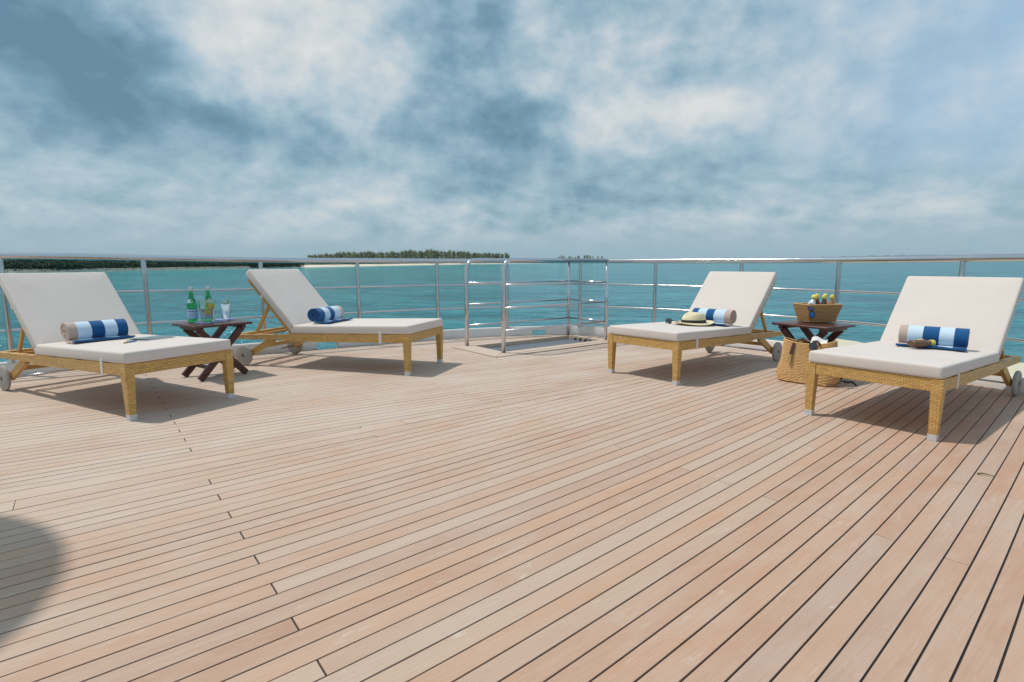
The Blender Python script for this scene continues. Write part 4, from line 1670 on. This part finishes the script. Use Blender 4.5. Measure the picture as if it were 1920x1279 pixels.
def dense(pts, step):
    out = []
    k = len(pts)
    for i in range(k):
        a, b = Vector(pts[i]), Vector(pts[(i + 1) % k])
        n = max(1, int((b - a).length / step))
        for j in range(n):
            out.append(a + (b - a) * j / n)
    return out


BM = Matrix.Translation((2.945, 5.325, 0.523)) @ Matrix.Rotation(R(9.5), 4, 'Z') @ Matrix.Scale(0.96, 4)
bk = thing('wicker_basket', 'tapered seagrass basket on the right table filled with yellow-capped bottles', 'basket')
bk.matrix_world = BM
rows, hb = 12, 0.176
wv = MB()
rb_ = random.Random(5)
for k in range(rows):
    f = (k + 0.5) / rows
    lx, ly = 0.136 + 0.044 * f, 0.088 + 0.034 * f
    base = dense([(x, y, 0) for x, y in rrect(lx, ly, 0.016)], 0.022)
    ring = []
    for j, q in enumerate(base):
        o = 0.0035 * (1 if (j + k) % 2 else -1) + rb_.uniform(-.0012, .0012)
        d = Vector((q.x, q.y, 0)).normalized()
        ring.append(q + d * o + Vector((0, 0, 0.006 + f * (hb - 0.008) + rb_.uniform(-.001, .001))))
    wv.tube(ring, 0.0078, 6, closed=True)
wv.build('weave', 'basket_straw', bk, smooth=True)
rim = MB().tube([(x, y, hb + 0.002) for x, y in rrect(0.180, 0.122, 0.018)], 0.0095, 8, closed=True)
rim.build('rim', 'basket_straw', bk, smooth=True)
MB().box(-0.115, 0.115, -0.072, 0.072, 0.002, 0.008).build('base', 'basket_straw', bk)


def small_bottle(M, body, label):
    b = thing('small_bottle', label, 'bottle', group='yellow-capped bottles in the basket')
    b.matrix_world = M
    MB().lathe([(0.022, 0.0), (0.025, 0.004), (0.025, 0.105), (0.021, 0.125), (0.013, 0.142), (0.012, 0.155)], 20).build('body', body, b, smooth=True)
    MB().lathe([(0.0255, 0.045), (0.0255, 0.098)], 20, cap0=False, cap1=False).build('label', 'label_white', b, smooth=True)
    MB().lathe([(0.0150, 0.150), (0.0195, 0.154), (0.0205, 0.168), (0.0175, 0.182), (0.010, 0.188), (0.004, 0.189)], 18).build('cap', 'yellow_cap', b, smooth=True, angle=50)


SB = [(-0.09, 0.02, 20, 0.062, 'tonic_clear', 'clear bottle leaning in the basket, leftmost of the yellow caps'),
      (0.036, 0.05, -2, 0.06, 'tonic_dark', 'dark bottle with yellow cap, second from left in the basket'),
      (0.076, 0.01, 1, 0.052, 'tonic_dark', 'dark bottle with yellow cap in the middle of the basket row'),
      (0.112, 0.05, 3, 0.06, 'tonic_orange', 'amber bottle with yellow cap, fourth from left in the basket'),
      (0.148, 0.005, 5, 0.052, 'tonic_orange', 'amber bottle with yellow cap, rightmost in the basket')]
for x, y, lean, z, body, lab in SB:
    small_bottle(BM @ Matrix.Translation((x, y, z)) @ Matrix.Rotation(R(lean), 4, 'Y') @ Matrix.Diagonal((1.02 if lean < 15 else 1.45, 1.02 if lean < 15 else 1.45, 1.18, 1)), body, lab)
# mirrored sunglasses hooked over the basket's left front corner
sunglasses('blue mirrored sunglasses hanging on the side of the seagrass basket',
           BM @ Matrix.Translation((-0.158, -0.126, hb - 0.050)) @ Matrix.Rotation(R(-8), 4, 'Z') @ Matrix.Rotation(R(-14), 4, 'X') @ Matrix.Rotation(R(84), 4, 'Y'),
           'black_frame', 'lens_blue', w=0.068, folded=True)

# ------------------------------------------------------------------ straw tote bag on the deck
TBM = Matrix.Translation((2.715, 4.985, 0.002)) @ Matrix.Rotation(R(-44), 4, 'Z') @ Matrix.Scale(1.09, 4)
tote = thing('straw_tote', 'woven straw tote bag with brown leather handles standing on the deck', 'bag')
tote.matrix_world = TBM
rows, ht = 30, 0.345
wv = MB()
rb_ = random.Random(9)


def tote_ring(f):
    # wide at the foot, drawn in a little and pinched flat at the mouth
    a = 0.225 + 0.018 * math.sin(min(1, f * 2.2) * math.pi) - 0.030 * f
    b = 0.105 - 0.040 * f
    return a, b


for k in range(rows):
    f = (k + 0.5) / rows
    a, b = tote_ring(f)
    ring = []
    nn = 64
    for j in range(nn):
        t = 2 * math.pi * j / nn
        ex = 2.0 / 2.6
        x = a * math.copysign(abs(math.cos(t)) ** ex, math.cos(t))
        y = b * math.copysign(abs(math.sin(t)) ** ex, math.sin(t))
        wob = 0.0007 * (1 if (j // 2 + k) % 2 else -1) + rb_.uniform(-.0005, .0005)
        sag = 0.016 * f * f * math.cos(2 * t) + 0.006 * mnoise.noise(Vector((x * 9, y * 9, f * 4)))
        ring.append((x * (1 + wob / 0.2), y * (1 + wob / 0.1) + 0.012 * f * math.sin(x * 12), 0.006 + f * ht + sag))
    wv.tube(ring, 0.0066, 6, closed=True)
wv.build('weave', 'tote_straw', tote, smooth=True)
MB().lathe([(0.2, 0.002), (0.2, 0.010)], 40, 1.0, 0.46).build('base', 'tote_straw', tote)
for sy in (-1, 1):                                            # both handles have flopped inwards over the mouth
    pts = []
    for k in range(17):
        f = k / 16
        dz = math.sin(f * math.pi)
        pts.append((-0.095 + 0.19 * f, sy * (0.066 - 0.045 * dz), 0.335 + 0.030 * min(1, dz * 2.4) - 0.02 * dz * dz))
    MB().tube(pts, 0.0085, 8).build('handle', 'leather', tote, smooth=True)
# leather tab with tassel on the outer face
MB().bar((-0.098, -0.082, 0.335), (-0.112, -0.094, 0.235), 0.020, 0.007, 0.030, 0.009, up=(0, -1, 0)).build('leather_tab', 'leather', tote)
MB().bar((-0.114, -0.097, 0.236), (-0.118, -0.103, 0.165), 0.016, 0.012, 0.022, 0.014, up=(0, -1, 0)).build('tassel', 'tassel', tote)
MB().tube([(0.18, -0.10, 0.02), (0.24, -0.11, 0.03), (0.27, -0.06, 0.06), (0.29, -0.03, 0.05)], 0.005, 6).build('drawstring', 'black_cord', tote, smooth=True)
MB().tube([(0.285, -0.035, 0.052), (0.33, 0.0, 0.05), (0.36, 0.01, 0.025)], 0.014, 8, r1=0.006).build('drawstring_tassel', 'black_cord', tote, smooth=True)
pp = MB()
vs = []
for i in range(7):
    for j in range(5):
        u, v = i / 6, j / 4
        vs.append((0.015 + 0.12 * u, -0.05 + 0.05 * v, 0.33 + 0.055 * v + 0.012 * math.sin(u * 6) * v))
pp.add(vs, [(i * 5 + j, i * 5 + 5 + j, i * 5 + 6 + j, i * 5 + 1 + j) for i in range(6) for j in range(4)])
po = pp.build('paper_sheet', 'paper', smooth=True)
po.matrix_world = TBM
tag(po, 'white folded paper sticking out of the straw tote bag', 'paper')
sunglasses('brown sunglasses hooked on the mouth of the straw tote bag',
           TBM @ Matrix.Translation((0.075, -0.098, 0.285)) @ Matrix.Rotation(R(-8), 4, 'X') @ Matrix.Rotation(R(62), 4, 'Y'),
           'brown_frame', 'lens_dark', w=0.072, folded=True)

# ------------------------------------------------------------------ litter on the planks
lf = MB()
pts = [(0, 0, 0.004), (0.022, 0.008, 0.010), (0.045, -0.002, 0.012), (0.07, 0.012, 0.006)]
lf.tube(pts, 0.0045, 6, r1=0.0015)
lo = lf.build('dry_twig', 'dead_leaf', smooth=True)
lo.location = (2.41, 2.74, 0)
lo.rotation_euler = (0, 0, R(-48))
tag(lo, 'small dry curled twig on the planks near the right edge', 'twig')

# ------------------------------------------------------------------ parasol standing just outside the view, whose round shade falls on the planks
pr = thing('parasol', 'round pale parasol whose shade falls on the planks at lower left', 'parasol', (-3.535, 1.603, 0))
cn = MB()
seg = 24
cn.lathe([(0.96, 2.36), (0.94, 2.385), (0.7, 2.50), (0.35, 2.62), (0.03, 2.70)], seg, cap0=False)
cn.build('canopy', 'parasol_cloth', pr)
MB().tube([(0, 0, 0.05), (0, 0, 2.74)], 0.02, 12).build('pole', 'steel', pr, smooth=True)
MB().lathe([(0.24, 0.002), (0.24, 0.05), (0.05, 0.07), (0.04, 0.25)], 28).build('base', 'white_paint', pr, smooth=True, angle=40)
for k in range(8):
    a = 2 * math.pi * k / 8
    MB().tube([(0.02 * math.cos(a), 0.02 * math.sin(a), 2.66), (0.93 * math.cos(a), 0.93 * math.sin(a), 2.365)], 0.006, 6).build('rib', 'steel', pr)

# ------------------------------------------------------------------ the ship lies a degree down by the stern: lean everything aboard with it
TILT = Matrix.Translation((0, 0, EYE)) @ Matrix.Rotation(DPITCH - PITCH, 4, 'X') @ Matrix.Translation((0, 0, -EYE))
ASHORE = ('sea', 'island', 'far_shore', 'far_point', 'shore_wood', 'casuarina_tree', 'camera', 'sun')
bpy.context.view_layer.update()
for o in list(COL.objects):
    if o.parent is None and o.name.split('.')[0] not in ASHORE:
        o.matrix_world = TILT @ o.matrix_world
